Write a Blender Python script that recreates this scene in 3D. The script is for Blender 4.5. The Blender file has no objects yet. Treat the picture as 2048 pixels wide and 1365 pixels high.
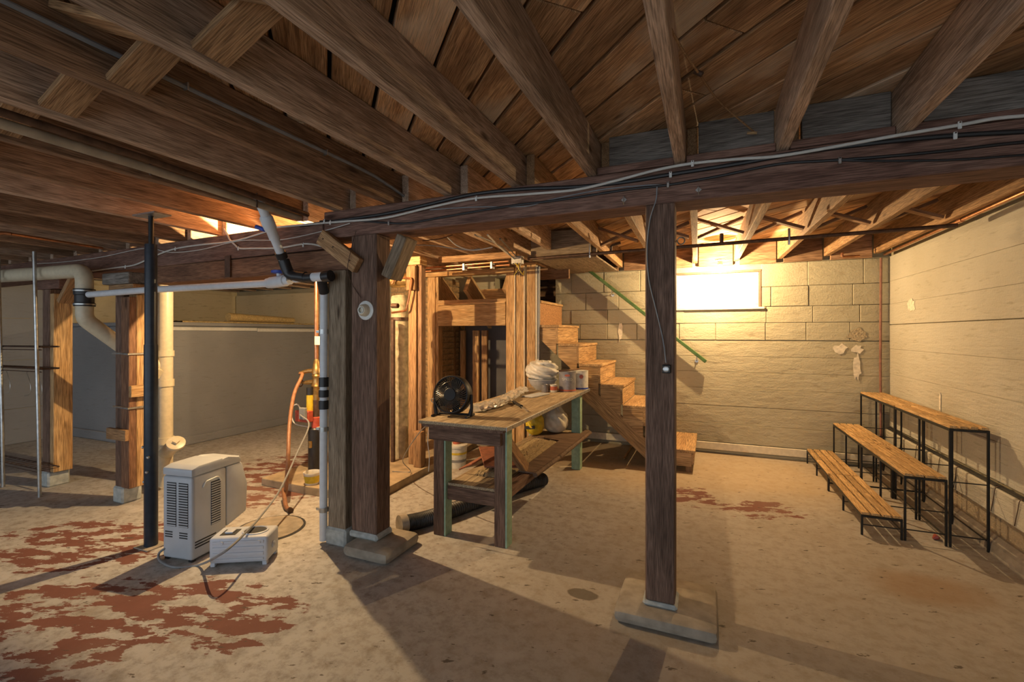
import bpy, bmesh, math, random
from mathutils import Vector, Matrix, Euler
random.seed(7)
R = math.radians
scene = bpy.context.scene
col = scene.collection

# ------------------------------------------------------------------ camera
FPX = 920.0
YAW = math.atan(391 / 920)
CAMH = 1.32
HOR = 667.0
cam_data = bpy.data.cameras.new('camera')
cam = bpy.data.objects.new('camera', cam_data)
col.objects.link(cam)
cam.location = (0, 0, CAMH)
cam.rotation_euler = (R(90), 0, YAW)
cam_data.sensor_width = 36
cam_data.lens = FPX / 2048 * 36
cam_data.shift_y = -(682.5 - HOR) / 2048
cam_data.clip_start = 0.02
scene.camera = cam

# ------------------------------------------------------------------ world, light, exposure
world = bpy.data.worlds.new('daylight')
scene.world = world
world.use_nodes = True
bg = world.node_tree.nodes['Background']
bg.inputs[0].default_value = (0.80, 0.90, 1.0, 1)
bg.inputs[1].default_value = 1.1
LAMP1_W, LAMP2_W = 80.0, 112.0
LAMP_COL = (1.0, 0.68, 0.34)
vs = scene.view_settings
vs.view_transform = 'Standard'
vs.look = 'None'
vs.gamma = 1
vs.use_curve_mapping = False
vs.exposure = 0.62

# ------------------------------------------------------------------ helpers
_c, _s = math.cos(YAW), math.sin(YAW)


def ray(x, y):
    t = (x - 1024) / FPX
    return Vector((t * _c - _s, t * _s + _c, (HOR - y) / FPX))


def at(x, y, Y):
    r = ray(x, y)
    k = Y / r.y
    return Vector((r.x * k, Y, CAMH + r.z * k))


def fl(x, y, z=0.0):
    r = ray(x, y)
    k = (z - CAMH) / r.z
    return Vector((r.x * k, r.y * k, z))


def wmat(o):
    m = o.matrix_basis.copy()
    if o.parent:
        m = wmat(o.parent) @ o.matrix_parent_inverse @ m
    return m


def add(name, mesh, mat=None, parent=None, M=None):
    o = bpy.data.objects.new(name, mesh)
    col.objects.link(o)
    if mat is not None and mesh is not None:
        if len(mesh.materials) == 0:
            mesh.materials.append(mat)
    if M is not None:
        o.matrix_basis = M
    if parent is not None:
        o.parent = parent
        o.matrix_parent_inverse = wmat(parent).inverted()
    return o


def tag(o, label, cat, group=None):
    o['label'] = label
    o['category'] = cat
    if group:
        o['group'] = group
    return o


def thing(name, label, cat, loc=(0, 0, 0), rz=0.0, group=None):
    o = bpy.data.objects.new(name, None)
    col.objects.link(o)
    o.empty_display_size = 0.05
    o.matrix_basis = Matrix.Translation(Vector(loc)) @ Matrix.Rotation(rz, 4, 'Z')
    return tag(o, label, cat, group)


def structure(o):
    o['kind'] = 'structure'
    return o


def dup(root, M, label=None, group=None):
    r = root.copy()
    col.objects.link(r)
    r.matrix_basis = M
    if label:
        r['label'] = label
    if group:
        r['group'] = group

    def rec(src, dst):
        for ch in [c for c in bpy.data.objects if c.parent is src]:
            c2 = ch.copy()
            col.objects.link(c2)
            c2.parent = dst
            rec(ch, c2)
    rec(root, r)
    return r


def fin(bm, smooth=False, name='m'):
    me = bpy.data.meshes.new(name)
    bmesh.ops.recalc_face_normals(bm, faces=bm.faces)
    bm.to_mesh(me)
    bm.free()
    if smooth:
        me.polygons.foreach_set('use_smooth', [True] * len(me.polygons))
        try:
            me.set_sharp_from_angle(angle=R(40))
        except Exception:
            pass
    return me


def bm_box(bm, sx, sy, sz, M=Matrix(), bevel=0.0, seg=1):
    b2 = bmesh.new()
    bmesh.ops.create_cube(b2, size=1, matrix=Matrix.Diagonal((sx, sy, sz, 1)))
    if bevel > 0:
        bmesh.ops.bevel(b2, geom=b2.edges[:], offset=min(bevel, 0.45 * min(sx, sy, sz)), segments=seg, affect='EDGES', profile=0.5)
    bmesh.ops.transform(b2, matrix=M, verts=b2.verts)
    merge(bm, b2)


def merge(bm, b2):
    vm = {}
    for v in b2.verts:
        vm[v] = bm.verts.new(v.co)
    for f in b2.faces:
        try:
            bm.faces.new([vm[v] for v in f.verts])
        except ValueError:
            pass
    b2.free()


_cache = {}


def box_mesh(sx, sy, sz, mat, bevel, seg=1):
    k = (round(sx, 4), round(sy, 4), round(sz, 4), mat.name, bevel, seg)
    if k not in _cache:
        bm = bmesh.new()
        bm_box(bm, sx, sy, sz, Matrix(), bevel, seg)
        me = fin(bm, seg > 1)
        me.materials.append(mat)
        _cache[k] = me
    return _cache[k]


def frame_from(d, up=(0, 0, 1)):
    x = Vector(d).normalized()
    u = Vector(up)
    if abs(x.dot(u.normalized())) > 0.98:
        u = Vector((0, 1, 0)) if abs(x.y) < 0.9 else Vector((1, 0, 0))
    y = u.cross(x).normalized()
    z = x.cross(y)
    return Matrix((x, y, z)).transposed().to_4x4()


def plank(name, p0, p1, w, h, mat, parent=None, up=(0, 0, 1), bevel=0.003, seg=1):
    """box whose long axis runs p0 -> p1; w across, h along 'up'"""
    p0, p1 = Vector(p0), Vector(p1)
    L = (p1 - p0).length
    M = Matrix.Translation((p0 + p1) / 2) @ frame_from(p1 - p0, up)
    return add(name, box_mesh(L, w, h, mat, bevel, seg), None, parent, M)


def bx(name, x0, x1, y0, y1, z0, z1, mat, parent=None, bevel=0.003, seg=1):
    """axis aligned box; grain (local x) along its longest side"""
    sx, sy, sz = x1 - x0, y1 - y0, z1 - z0
    c = Vector(((x0 + x1) / 2, (y0 + y1) / 2, (z0 + z1) / 2))
    if sx >= sy and sx >= sz:
        M = Matrix.Translation(c)
        d = (sx, sy, sz)
    elif sy >= sz:
        M = Matrix.Translation(c) @ Matrix.Rotation(R(90), 4, 'Z')
        d = (sy, sx, sz)
    else:
        M = Matrix.Translation(c) @ Matrix.Rotation(R(-90), 4, 'Y')
        d = (sz, sy, sx)
    return add(name, box_mesh(*d, mat, bevel, seg), None, parent, M)


def smooth_path(pts, n=8):
    P = [Vector(p) for p in pts]
    if len(P) < 3:
        return P
    P = [2 * P[0] - P[1]] + P + [2 * P[-1] - P[-2]]
    out = []
    for i in range(1, len(P) - 2):
        a, b, c, d = P[i - 1], P[i], P[i + 1], P[i + 2]
        for k in range(n):
            t = k / n
            out.append(0.5 * ((2 * b) + (c - a) * t + (2 * a - 5 * b + 4 * c - d) * t * t + (3 * b - a - 3 * c + d) * t ** 3))
    out.append(P[-2])
    return out


def fillet_path(pts, rad, n=5):
    P = [Vector(p) for p in pts]
    out = [P[0]]
    for i in range(1, len(P) - 1):
        a, b, c = P[i - 1], P[i], P[i + 1]
        r = min(rad, (a - b).length * 0.45, (c - b).length * 0.45)
        p, q = b + (a - b).normalized() * r, b + (c - b).normalized() * r
        for k in range(n + 1):
            t = k / n
            out.append((1 - t) ** 2 * p + 2 * t * (1 - t) * b + t * t * q)
    out.append(P[-1])
    return out


def bm_tube(bm, pts, r, n=10, cap=True):
    P = [Vector(p) for p in pts]
    rs = r if isinstance(r, (list, tuple)) else [r] * len(P)
    prev = None
    rings = []
    for i, p in enumerate(P):
        if i == 0:
            d = P[1] - P[0]
        elif i == len(P) - 1:
            d = P[-1] - P[-2]
        else:
            d = (P[i + 1] - P[i]).normalized() + (P[i] - P[i - 1]).normalized()
        if d.length < 1e-9:
            d = P[min(i + 1, len(P) - 1)] - P[max(i - 1, 0)]
        d.normalize()
        if prev is None:
            u = Vector((0, 0, 1)) if abs(d.z) < 0.9 else Vector((1, 0, 0))
            u = (u - d * u.dot(d)).normalized()
        else:
            u = (prev - d * prev.dot(d)).normalized()
        prev = u
        v = d.cross(u)
        rings.append([bm.verts.new(p + (u * math.cos(2 * math.pi * k / n) + v * math.sin(2 * math.pi * k / n)) * rs[i]) for k in range(n)])
    for a, b in zip(rings, rings[1:]):
        for k in range(n):
            bm.faces.new((a[k], a[(k + 1) % n], b[(k + 1) % n], b[k]))
    if cap:
        bm.faces.new(rings[0][::-1])
        bm.faces.new(rings[-1])


def tube(name, pts, r, mat, parent=None, n=10):
    o = Vector(pts[0])
    bm = bmesh.new()
    rr = r
    bm_tube(bm, [Vector(p) - o for p in pts], rr, n)
    return add(name, fin(bm, True), mat, parent, Matrix.Translation(o))


def lathe_bm(bm, prof, n=24, M=Matrix()):
    rings = []
    for r, z in prof:
        if r < 1e-6:
            rings.append([bm.verts.new(M @ Vector((0, 0, z)))])
        else:
            rings.append([bm.verts.new(M @ Vector((r * math.cos(2 * math.pi * k / n), r * math.sin(2 * math.pi * k / n), z))) for k in range(n)])
    for a, b in zip(rings, rings[1:]):
        if len(a) == 1 and len(b) == 1:
            continue
        for k in range(n):
            k2 = (k + 1) % n
            if len(a) == 1:
                bm.faces.new((a[0], b[k], b[k2]))
            elif len(b) == 1:
                bm.faces.new((a[k], a[k2], b[0]))
            else:
                bm.faces.new((a[k], a[k2], b[k2], b[k]))


def lathe(name, prof, mat, parent=None, M=Matrix(), n=24):
    bm = bmesh.new()
    lathe_bm(bm, prof, n)
    return add(name, fin(bm, True), mat, parent, M)


def along(p, d):
    """matrix at p with local z along d"""
    return Matrix.Translation(Vector(p)) @ Vector(d).to_track_quat('Z', 'Y').to_matrix().to_4x4()


def prism(name, poly, th, mat, parent=None, M=Matrix(), bevel=0.0, smooth=False):
    """poly in local xy, extruded th along local z"""
    bm = bmesh.new()
    a = [bm.verts.new((x, y, 0)) for x, y in poly]
    b = [bm.verts.new((x, y, th)) for x, y in poly]
    n = len(poly)
    bm.faces.new(a[::-1])
    bm.faces.new(b)
    for k in range(n):
        bm.faces.new((a[k], a[(k + 1) % n], b[(k + 1) % n], b[k]))
    if bevel:
        bmesh.ops.bevel(bm, geom=bm.edges[:], offset=bevel, segments=2, affect='EDGES', profile=0.5)
    return add(name, fin(bm, smooth), mat, parent, M)


def text_mesh(body, size, bend=0.0):
    cu = bpy.data.curves.new('lettering', 'FONT')
    cu.body = body
    cu.size = size
    cu.align_x = 'CENTER'
    cu.align_y = 'CENTER'
    o = bpy.data.objects.new('lettering_tmp', cu)
    col.objects.link(o)
    dg = bpy.context.evaluated_depsgraph_get()
    me = bpy.data.meshes.new_from_object(o.evaluated_get(dg))
    bpy.data.objects.remove(o)
    bpy.data.curves.remove(cu)
    if bend:
        for v in me.vertices:
            a = v.co.x / bend
            v.co = Vector((bend * math.sin(a), v.co.y, bend * math.cos(a) - bend))
    return me


# ------------------------------------------------------------------ materials
def new_mat(name):
    m = bpy.data.materials.new(name)
    m.use_nodes = True
    nt = m.node_tree
    return m, nt, nt.nodes['Principled BSDF'], nt.links


def plain(name, c, rough=0.5, metal=0.0, var=0.12, scale=30, bump=0.0, spec=0.5, emit=None, trans=0.0):
    m, nt, b, L = new_mat(name)
    b.inputs['Roughness'].default_value = rough
    b.inputs['Metallic'].default_value = metal
    b.inputs['Specular IOR Level'].default_value = spec
    tc = nt.nodes.new('ShaderNodeTexCoord')
    nz = nt.nodes.new('ShaderNodeTexNoise')
    nz.inputs['Scale'].default_value = scale
    nz.inputs['Detail'].default_value = 5
    L.new(tc.outputs['Object'], nz.inputs['Vector'])
    rp = nt.nodes.new('ShaderNodeValToRGB')
    rp.color_ramp.elements[0].position = 0.3
    rp.color_ramp.elements[1].position = 0.7
    rp.color_ramp.elements[0].color = (*[v * (1 - var) for v in c], 1)
    rp.color_ramp.elements[1].color = (*[min(1, v * (1 + var)) for v in c], 1)
    L.new(nz.outputs['Fac'], rp.inputs['Fac'])
    L.new(rp.outputs['Color'], b.inputs['Base Color'])
    if bump:
        bp = nt.nodes.new('ShaderNodeBump')
        bp.inputs['Strength'].default_value = bump
        bp.inputs['Distance'].default_value = 0.01
        L.new(nz.outputs['Fac'], bp.inputs['Height'])
        L.new(bp.outputs['Normal'], b.inputs['Normal'])
    if trans:
        b.inputs['Transmission Weight'].default_value = trans
    if emit:
        b.inputs['Emission Color'].default_value = (*emit[0], 1)
        b.inputs['Emission Strength'].default_value = emit[1]
    return m


def wood(name, c1, c2, stain=(0.03, 0.02, 0.012), stain_amt=0.5, rough=0.75, rnd=0.3, grain=1.0, pale=None):
    m, nt, b, L = new_mat(name)
    N = nt.nodes.new
    b.inputs['Roughness'].default_value = rough
    b.inputs['Specular IOR Level'].default_value = 0.25
    tc, oi = N('ShaderNodeTexCoord'), N('ShaderNodeObjectInfo')
    mul = N('ShaderNodeVectorMath')
    mul.operation = 'SCALE'
    mul.inputs[0].default_value = (37, 17, 29)
    L.new(oi.outputs['Random'], mul.inputs['Scale'])
    ad = N('ShaderNodeVectorMath')
    L.new(tc.outputs['Object'], ad.inputs[0])
    L.new(mul.outputs[0], ad.inputs[1])

    def mapped(s):
        mp = N('ShaderNodeMapping')
        mp.inputs['Scale'].default_value = s
        L.new(ad.outputs[0], mp.inputs['Vector'])
        return mp.outputs[0]
    n1 = N('ShaderNodeTexNoise')
    n1.inputs['Scale'].default_value = 2.2 * grain
    n1.inputs['Detail'].default_value = 7
    n1.inputs['Distortion'].default_value = 1.4
    L.new(mapped((0.9, 9, 9)), n1.inputs['Vector'])
    n2 = N('ShaderNodeTexNoise')
    n2.inputs['Scale'].default_value = 6 * grain
    n2.inputs['Detail'].default_value = 4
    L.new(mapped((2.0, 45, 45)), n2.inputs['Vector'])
    n3 = N('ShaderNodeTexNoise')
    n3.inputs['Scale'].default_value = 2.0
    n3.inputs['Detail'].default_value = 6
    L.new(mapped((1.0, 2.2, 2.2)), n3.inputs['Vector'])
    rp = N('ShaderNodeValToRGB')
    rp.color_ramp.elements[0].position = 0.32
    rp.color_ramp.elements[1].position = 0.66
    rp.color_ramp.elements[0].color = (*c1, 1)
    rp.color_ramp.elements[1].color = (*c2, 1)
    L.new(n1.outputs['Fac'], rp.inputs['Fac'])
    mx = N('ShaderNodeMix')
    mx.data_type = 'RGBA'
    mx.blend_type = 'MULTIPLY'
    mx.inputs['Factor'].default_value = 0.8
    r2 = N('ShaderNodeValToRGB')
    r2.color_ramp.elements[0].position = 0.35
    r2.color_ramp.elements[1].position = 0.62
    r2.color_ramp.elements[0].color = (0.36, 0.33, 0.31, 1)
    r2.color_ramp.elements[1].color = (1.18, 1.18, 1.18, 1)
    L.new(n2.outputs['Fac'], r2.inputs['Fac'])
    L.new(rp.outputs['Color'], mx.inputs['A'])
    L.new(r2.outputs['Color'], mx.inputs['B'])
    vo = N('ShaderNodeTexVoronoi')
    vo.inputs['Scale'].default_value = 1.0
    L.new(mapped((2.2, 7, 7)), vo.inputs['Vector'])
    rk = N('ShaderNodeValToRGB')
    rk.color_ramp.elements[0].position = 0.06
    rk.color_ramp.elements[1].position = 0.13
    rk.color_ramp.elements[0].color = (0.25, 0.2, 0.16, 1)
    rk.color_ramp.elements[1].color = (1, 1, 1, 1)
    L.new(vo.outputs['Distance'], rk.inputs['Fac'])
    mk = N('ShaderNodeMix')
    mk.data_type = 'RGBA'
    mk.blend_type = 'MULTIPLY'
    mk.inputs['Factor'].default_value = 0.85
    L.new(mx.outputs['Result'], mk.inputs['A'])
    L.new(rk.outputs['Color'], mk.inputs['B'])
    r3 = N('ShaderNodeValToRGB')
    r3.color_ramp.elements[0].position = 0.52
    r3.color_ramp.elements[1].position = 0.78
    r3.color_ramp.elements[0].color = (0, 0, 0, 1)
    r3.color_ramp.elements[1].color = (stain_amt, stain_amt, stain_amt, 1)
    L.new(n3.outputs['Fac'], r3.inputs['Fac'])
    m2 = N('ShaderNodeMix')
    m2.data_type = 'RGBA'
    L.new(r3.outputs['Color'], m2.inputs['Factor'])
    L.new(mk.outputs['Result'], m2.inputs['A'])
    m2.inputs['B'].default_value = (*stain, 1)
    last = m2.outputs['Result']
    if pale:
        r4 = N('ShaderNodeValToRGB')
        r4.color_ramp.elements[0].position = 0.30
        r4.color_ramp.elements[1].position = 0.48
        r4.color_ramp.elements[0].color = (0.8, 0.8, 0.8, 1)
        r4.color_ramp.elements[1].color = (0, 0, 0, 1)
        L.new(n3.outputs['Fac'], r4.inputs['Fac'])
        m3 = N('ShaderNodeMix')
        m3.data_type = 'RGBA'
        L.new(r4.outputs['Color'], m3.inputs['Factor'])
        L.new(last, m3.inputs['A'])
        m3.inputs['B'].default_value = (*pale, 1)
        last = m3.outputs['Result']
    hs = N('ShaderNodeHueSaturation')
    ma = N('ShaderNodeMath')
    ma.operation = 'MULTIPLY_ADD'
    ma.inputs[1].default_value = rnd * 2
    ma.inputs[2].default_value = 1 - rnd
    L.new(oi.outputs['Random'], ma.inputs[0])
    L.new(ma.outputs[0], hs.inputs['Value'])
    L.new(last, hs.inputs['Color'])
    L.new(hs.outputs['Color'], b.inputs['Base Color'])
    bp = N('ShaderNodeBump')
    bp.inputs['Strength'].default_value = 0.6
    bp.inputs['Distance'].default_value = 0.005
    L.new(n2.outputs['Fac'], bp.inputs['Height'])
    L.new(bp.outputs['Normal'], b.inputs['Normal'])
    return m


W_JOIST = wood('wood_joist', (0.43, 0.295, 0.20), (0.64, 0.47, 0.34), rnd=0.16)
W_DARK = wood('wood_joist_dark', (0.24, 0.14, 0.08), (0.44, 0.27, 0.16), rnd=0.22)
W_BEAM = wood('wood_beam', (0.16, 0.085, 0.062), (0.27, 0.155, 0.115), rnd=0.1, stain_amt=0.35)
W_BEAMR = wood('wood_beam_red', (0.17, 0.085, 0.05), (0.28, 0.15, 0.085), rnd=0.1, stain_amt=0.4)
W_POST = wood('wood_post', (0.13, 0.078, 0.055), (0.23, 0.145, 0.105), rnd=0.08, stain_amt=0.55)
W_GREY = wood('wood_grey', (0.20, 0.15, 0.10), (0.34, 0.27, 0.19), rnd=0.1, stain_amt=0.4)
W_SUB = wood('wood_subfloor', (0.44, 0.235, 0.11), (0.70, 0.43, 0.22), rnd=0.22, stain_amt=0.65, pale=(0.74, 0.60, 0.43))
W_NEW = wood('wood_pine', (0.48, 0.28, 0.12), (0.66, 0.44, 0.22), rnd=0.12, stain=(0.2, 0.1, 0.04), stain_amt=0.35, grain=0.8)
W_STAIR = wood('wood_stair', (0.46, 0.28, 0.13), (0.60, 0.40, 0.20), rnd=0.08, stain=(0.16, 0.08, 0.03), stain_amt=0.35, grain=0.6)
W_OLDP = wood('wood_old_pine', (0.30, 0.17, 0.08), (0.46, 0.28, 0.14), rnd=0.15, stain_amt=0.5)
W_BENCH = wood('wood_bench', (0.50, 0.31, 0.13), (0.64, 0.43, 0.21), rnd=0.18, stain_amt=0.25)
W_BLOCK = wood('wood_blocking', (0.19, 0.17, 0.145), (0.30, 0.27, 0.235), rnd=0.15, stain_amt=0.4)
W_PLY = wood('plywood_top', (0.36, 0.27, 0.165), (0.50, 0.40, 0.26), rnd=0.05, stain_amt=0.5, grain=0.6)
W_TBROWN = wood('wood_table', (0.13, 0.075, 0.05), (0.24, 0.145, 0.10), rnd=0.12, stain_amt=0.4)
W_BROWNBOARD = wood('hardboard', (0.15, 0.095, 0.06), (0.24, 0.16, 0.11), rnd=0.08, stain_amt=0.3)
OSB = plain('strand_board', (0.40, 0.21, 0.09), 0.8, var=0.45, scale=70)
GREEN = plain('green_paint', (0.27, 0.40, 0.28), 0.55, var=0.2, scale=25, bump=0.2)
RAILG = plain('green_rail', (0.055, 0.115, 0.025), 0.45, var=0.3, scale=20)
PVC = plain('white_plastic_pipe', (0.62, 0.66, 0.70), 0.35, var=0.06)
PVCB = plain('beige_plastic_pipe', (0.60, 0.53, 0.38), 0.35, var=0.08)
RUBBER = plain('black_rubber', (0.018, 0.018, 0.02), 0.4, var=0.2)
BLACKM = plain('black_steel', (0.015, 0.016, 0.016), 0.45, 0.3, var=0.3)
STEELP = plain('black_enamel', (0.02, 0.028, 0.042), 0.3, 0.0, var=0.2, spec=0.35)
GALV = plain('galvanised', (0.50, 0.51, 0.50), 0.35, 0.9, var=0.2)
IRON = plain('brown_iron', (0.10, 0.058, 0.038), 0.55, 0.4, var=0.35)
COPPER = plain('copper', (0.55, 0.26, 0.13), 0.3, 0.9, var=0.25)
BRASS = plain('brass', (0.50, 0.33, 0.13), 0.35, 0.9, var=0.3)
REDB = plain('red_enamel', (0.40, 0.07, 0.04), 0.45, var=0.2)
BLUE = plain('blue_plastic', (0.03, 0.07, 0.38), 0.4)
WHITE = plain('white_enamel', (0.66, 0.68, 0.66), 0.4, var=0.06)
APPL = plain('appliance_plastic', (0.44, 0.47, 0.51), 0.4, var=0.05, scale=12)
APPL2 = plain('tank_plastic', (0.52, 0.56, 0.63), 0.4, var=0.05, scale=12)
DARKSLOT = plain('dark_slot', (0.02, 0.022, 0.025), 0.6)  # near-black; also paints the shade inside vents and wells
FANB = plain('fan_black', (0.016, 0.016, 0.017), 0.5, var=0.15, spec=0.3)
FANG = plain('fan_grille', (0.045, 0.043, 0.04), 0.3, var=0.15)
TANPIPE = plain('tan_pipe', (0.34, 0.28, 0.20), 0.6, var=0.2, scale=12)
CABLEW = plain('white_cable', (0.55, 0.54, 0.50), 0.5, var=0.08)
CABLEB = plain('black_cable', (0.015, 0.015, 0.016), 0.4)
CABLEG = plain('grey_cable', (0.22, 0.23, 0.24), 0.5)
HOSE = plain('brown_hose', (0.26, 0.12, 0.06), 0.5, var=0.25)
CORR = plain('corrugated_black', (0.025, 0.024, 0.024), 0.5, var=0.5)
YELLOW = plain('yellow_film', (0.62, 0.46, 0.03), 0.4, var=0.2)
FOILM = plain('plastic_sheet', (0.74, 0.71, 0.64), 0.16, 0.4, var=0.2, scale=40)
BAGW = plain('white_bag', (0.66, 0.64, 0.58), 0.4, var=0.15, scale=20)
BAGC = plain('cream_bag', (0.64, 0.58, 0.45), 0.5, var=0.15, scale=20)
BOWL = plain('grey_bowl', (0.48, 0.50, 0.52), 0.35)
CANG = plain('grey_can', (0.24, 0.24, 0.26), 0.4, 0.3, var=0.2)
CANW = plain('white_can', (0.60, 0.60, 0.55), 0.4, var=0.15)
CARPET = plain('tan_carpet', (0.46, 0.34, 0.18), 1.0, var=0.45, scale=220, bump=1.0)
RUST = plain('rust_red_board', (0.25, 0.09, 0.05), 0.7, var=0.3)
FOAM = plain('tan_foam', (0.44, 0.33, 0.15), 0.9, var=0.3, scale=60, bump=0.5)
PAPER = plain('paper', (0.62, 0.58, 0.50), 0.8)
TERRA = plain('red_plastic', (0.45, 0.12, 0.07), 0.5)
GREYPANEL = plain('grey_panel', (0.13, 0.125, 0.13), 0.8, var=0.15, scale=6)
CONC = plain('concrete_pad', (0.31, 0.27, 0.215), 0.9, var=0.25, scale=14, bump=0.4)
CONCB = plain('painted_footing', (0.40, 0.43, 0.42), 0.85, var=0.25, scale=22, bump=0.5)
SLABM = plain('slab_concrete', (0.36, 0.28, 0.18), 0.9, var=0.3, scale=9, bump=0.4)
BRICK = plain('brick', (0.36, 0.24, 0.12), 0.95, var=0.4, scale=30, bump=0.6)
MORTAR = plain('mortar', (0.26, 0.20, 0.12), 0.95, var=0.3, scale=40, bump=0.6)
PARGE = plain('parging', (0.44, 0.38, 0.25), 0.95, var=0.35, scale=18, bump=0.9)
BROWNTRIM = plain('brown_frame', (0.22, 0.10, 0.07), 0.6, var=0.2)
CREAMTRIM = plain('cream_frame', (0.66, 0.60, 0.46), 0.6, var=0.1)
SILVER = plain('aluminium_edge', (0.46, 0.46, 0.44), 0.4, 0.8, var=0.2)
DARKDECK = plain('dark_deck', (0.02, 0.015, 0.01), 0.9)


def bulb_mat():
    m = bpy.data.materials.new('lit_bulb')
    m.use_nodes = True
    nt = m.node_tree
    for n in list(nt.nodes):
        nt.nodes.remove(n)
    o = nt.nodes.new('ShaderNodeOutputMaterial')
    t = nt.nodes.new('ShaderNodeBsdfTransparent')
    e = nt.nodes.new('ShaderNodeEmission')
    e.inputs[0].default_value = (1.0, 0.78, 0.42, 1)
    e.inputs[1].default_value = 40
    a = nt.nodes.new('ShaderNodeAddShader')
    nt.links.new(t.outputs[0], a.inputs[0])
    nt.links.new(e.outputs[0], a.inputs[1])
    nt.links.new(a.outputs[0], o.inputs[0])
    return m


BULBM = bulb_mat()


def wall_mat(name, c, c2, dirt, bump=0.5, streak=(1.2, 1.2, 9)):
    m, nt, b, L = new_mat(name)
    N = nt.nodes.new
    b.inputs['Roughness'].default_value = 0.65
    b.inputs['Specular IOR Level'].default_value = 0.3
    g = N('ShaderNodeNewGeometry')
    n1 = N('ShaderNodeTexNoise')
    n1.inputs['Scale'].default_value = 1.3
    n1.inputs['Detail'].default_value = 8
    L.new(g.outputs['Position'], n1.inputs['Vector'])
    mp = N('ShaderNodeMapping')
    mp.inputs['Scale'].default_value = streak
    L.new(g.outputs['Position'], mp.inputs['Vector'])
    n2 = N('ShaderNodeTexNoise')
    n2.inputs['Scale'].default_value = 5
    n2.inputs['Detail'].default_value = 8
    n2.inputs['Roughness'].default_value = 0.62
    L.new(mp.outputs[0], n2.inputs['Vector'])
    n3 = N('ShaderNodeTexNoise')
    n3.inputs['Scale'].default_value = 60
    n3.inputs['Detail'].default_value = 3
    L.new(g.outputs['Position'], n3.inputs['Vector'])
    rp = N('ShaderNodeValToRGB')
    rp.color_ramp.elements[0].position = 0.35
    rp.color_ramp.elements[1].position = 0.65
    rp.color_ramp.elements[0].color = (*c, 1)
    rp.color_ramp.elements[1].color = (*c2, 1)
    L.new(n1.outputs['Fac'], rp.inputs['Fac'])
    r2 = N('ShaderNodeValToRGB')
    r2.color_ramp.elements[0].position = 0.24
    r2.color_ramp.elements[1].position = 0.42
    r2.color_ramp.elements[0].color = (1, 1, 1, 1)
    r2.color_ramp.elements[1].color = (0, 0, 0, 1)
    L.new(n2.outputs['Fac'], r2.inputs['Fac'])
    mx = N('ShaderNodeMix')
    mx.data_type = 'RGBA'
    L.new(r2.outputs['Color'], mx.inputs['Factor'])
    L.new(rp.outputs['Color'], mx.inputs['A'])
    mx.inputs['B'].default_value = (*dirt, 1)
    L.new(mx.outputs['Result'], b.inputs['Base Color'])
    ad = N('ShaderNodeMath')
    ad.operation = 'MULTIPLY_ADD'
    ad.inputs[1].default_value = 0.25
    L.new(n3.outputs['Fac'], ad.inputs[0])
    L.new(n2.outputs['Fac'], ad.inputs[2])
    bp = N('ShaderNodeBump')
    bp.inputs['Strength'].default_value = bump
    bp.inputs['Distance'].default_value = 0.02
    L.new(ad.outputs[0], bp.inputs['Height'])
    L.new(bp.outputs['Normal'], b.inputs['Normal'])
    return m


WALLM = wall_mat('painted_wall', (0.36, 0.325, 0.225), (0.43, 0.395, 0.285), (0.26, 0.22, 0.14), 0.6, (1.2, 1.2, 3.5))
WALLR = wall_mat('painted_wall_right', (0.43, 0.40, 0.32), (0.50, 0.475, 0.395), (0.32, 0.29, 0.21), 0.6)
JOINTM = wall_mat('wall_joint', (0.34, 0.30, 0.20), (0.42, 0.38, 0.27), (0.20, 0.17, 0.11))
LEDGEM = wall_mat('ledge_wall_grey', (0.235, 0.245, 0.26), (0.285, 0.295, 0.31), (0.20, 0.20, 0.19), 0.25)
UPPERM = wall_mat('upper_wall_tan', (0.56, 0.48, 0.31), (0.64, 0.56, 0.38), (0.30, 0.24, 0.13), 0.25)
LOWWALLM = wall_mat('bare_low_wall', (0.26, 0.20, 0.14), (0.36, 0.29, 0.20), (0.15, 0.11, 0.07), 0.9, (6, 6, 9))


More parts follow.
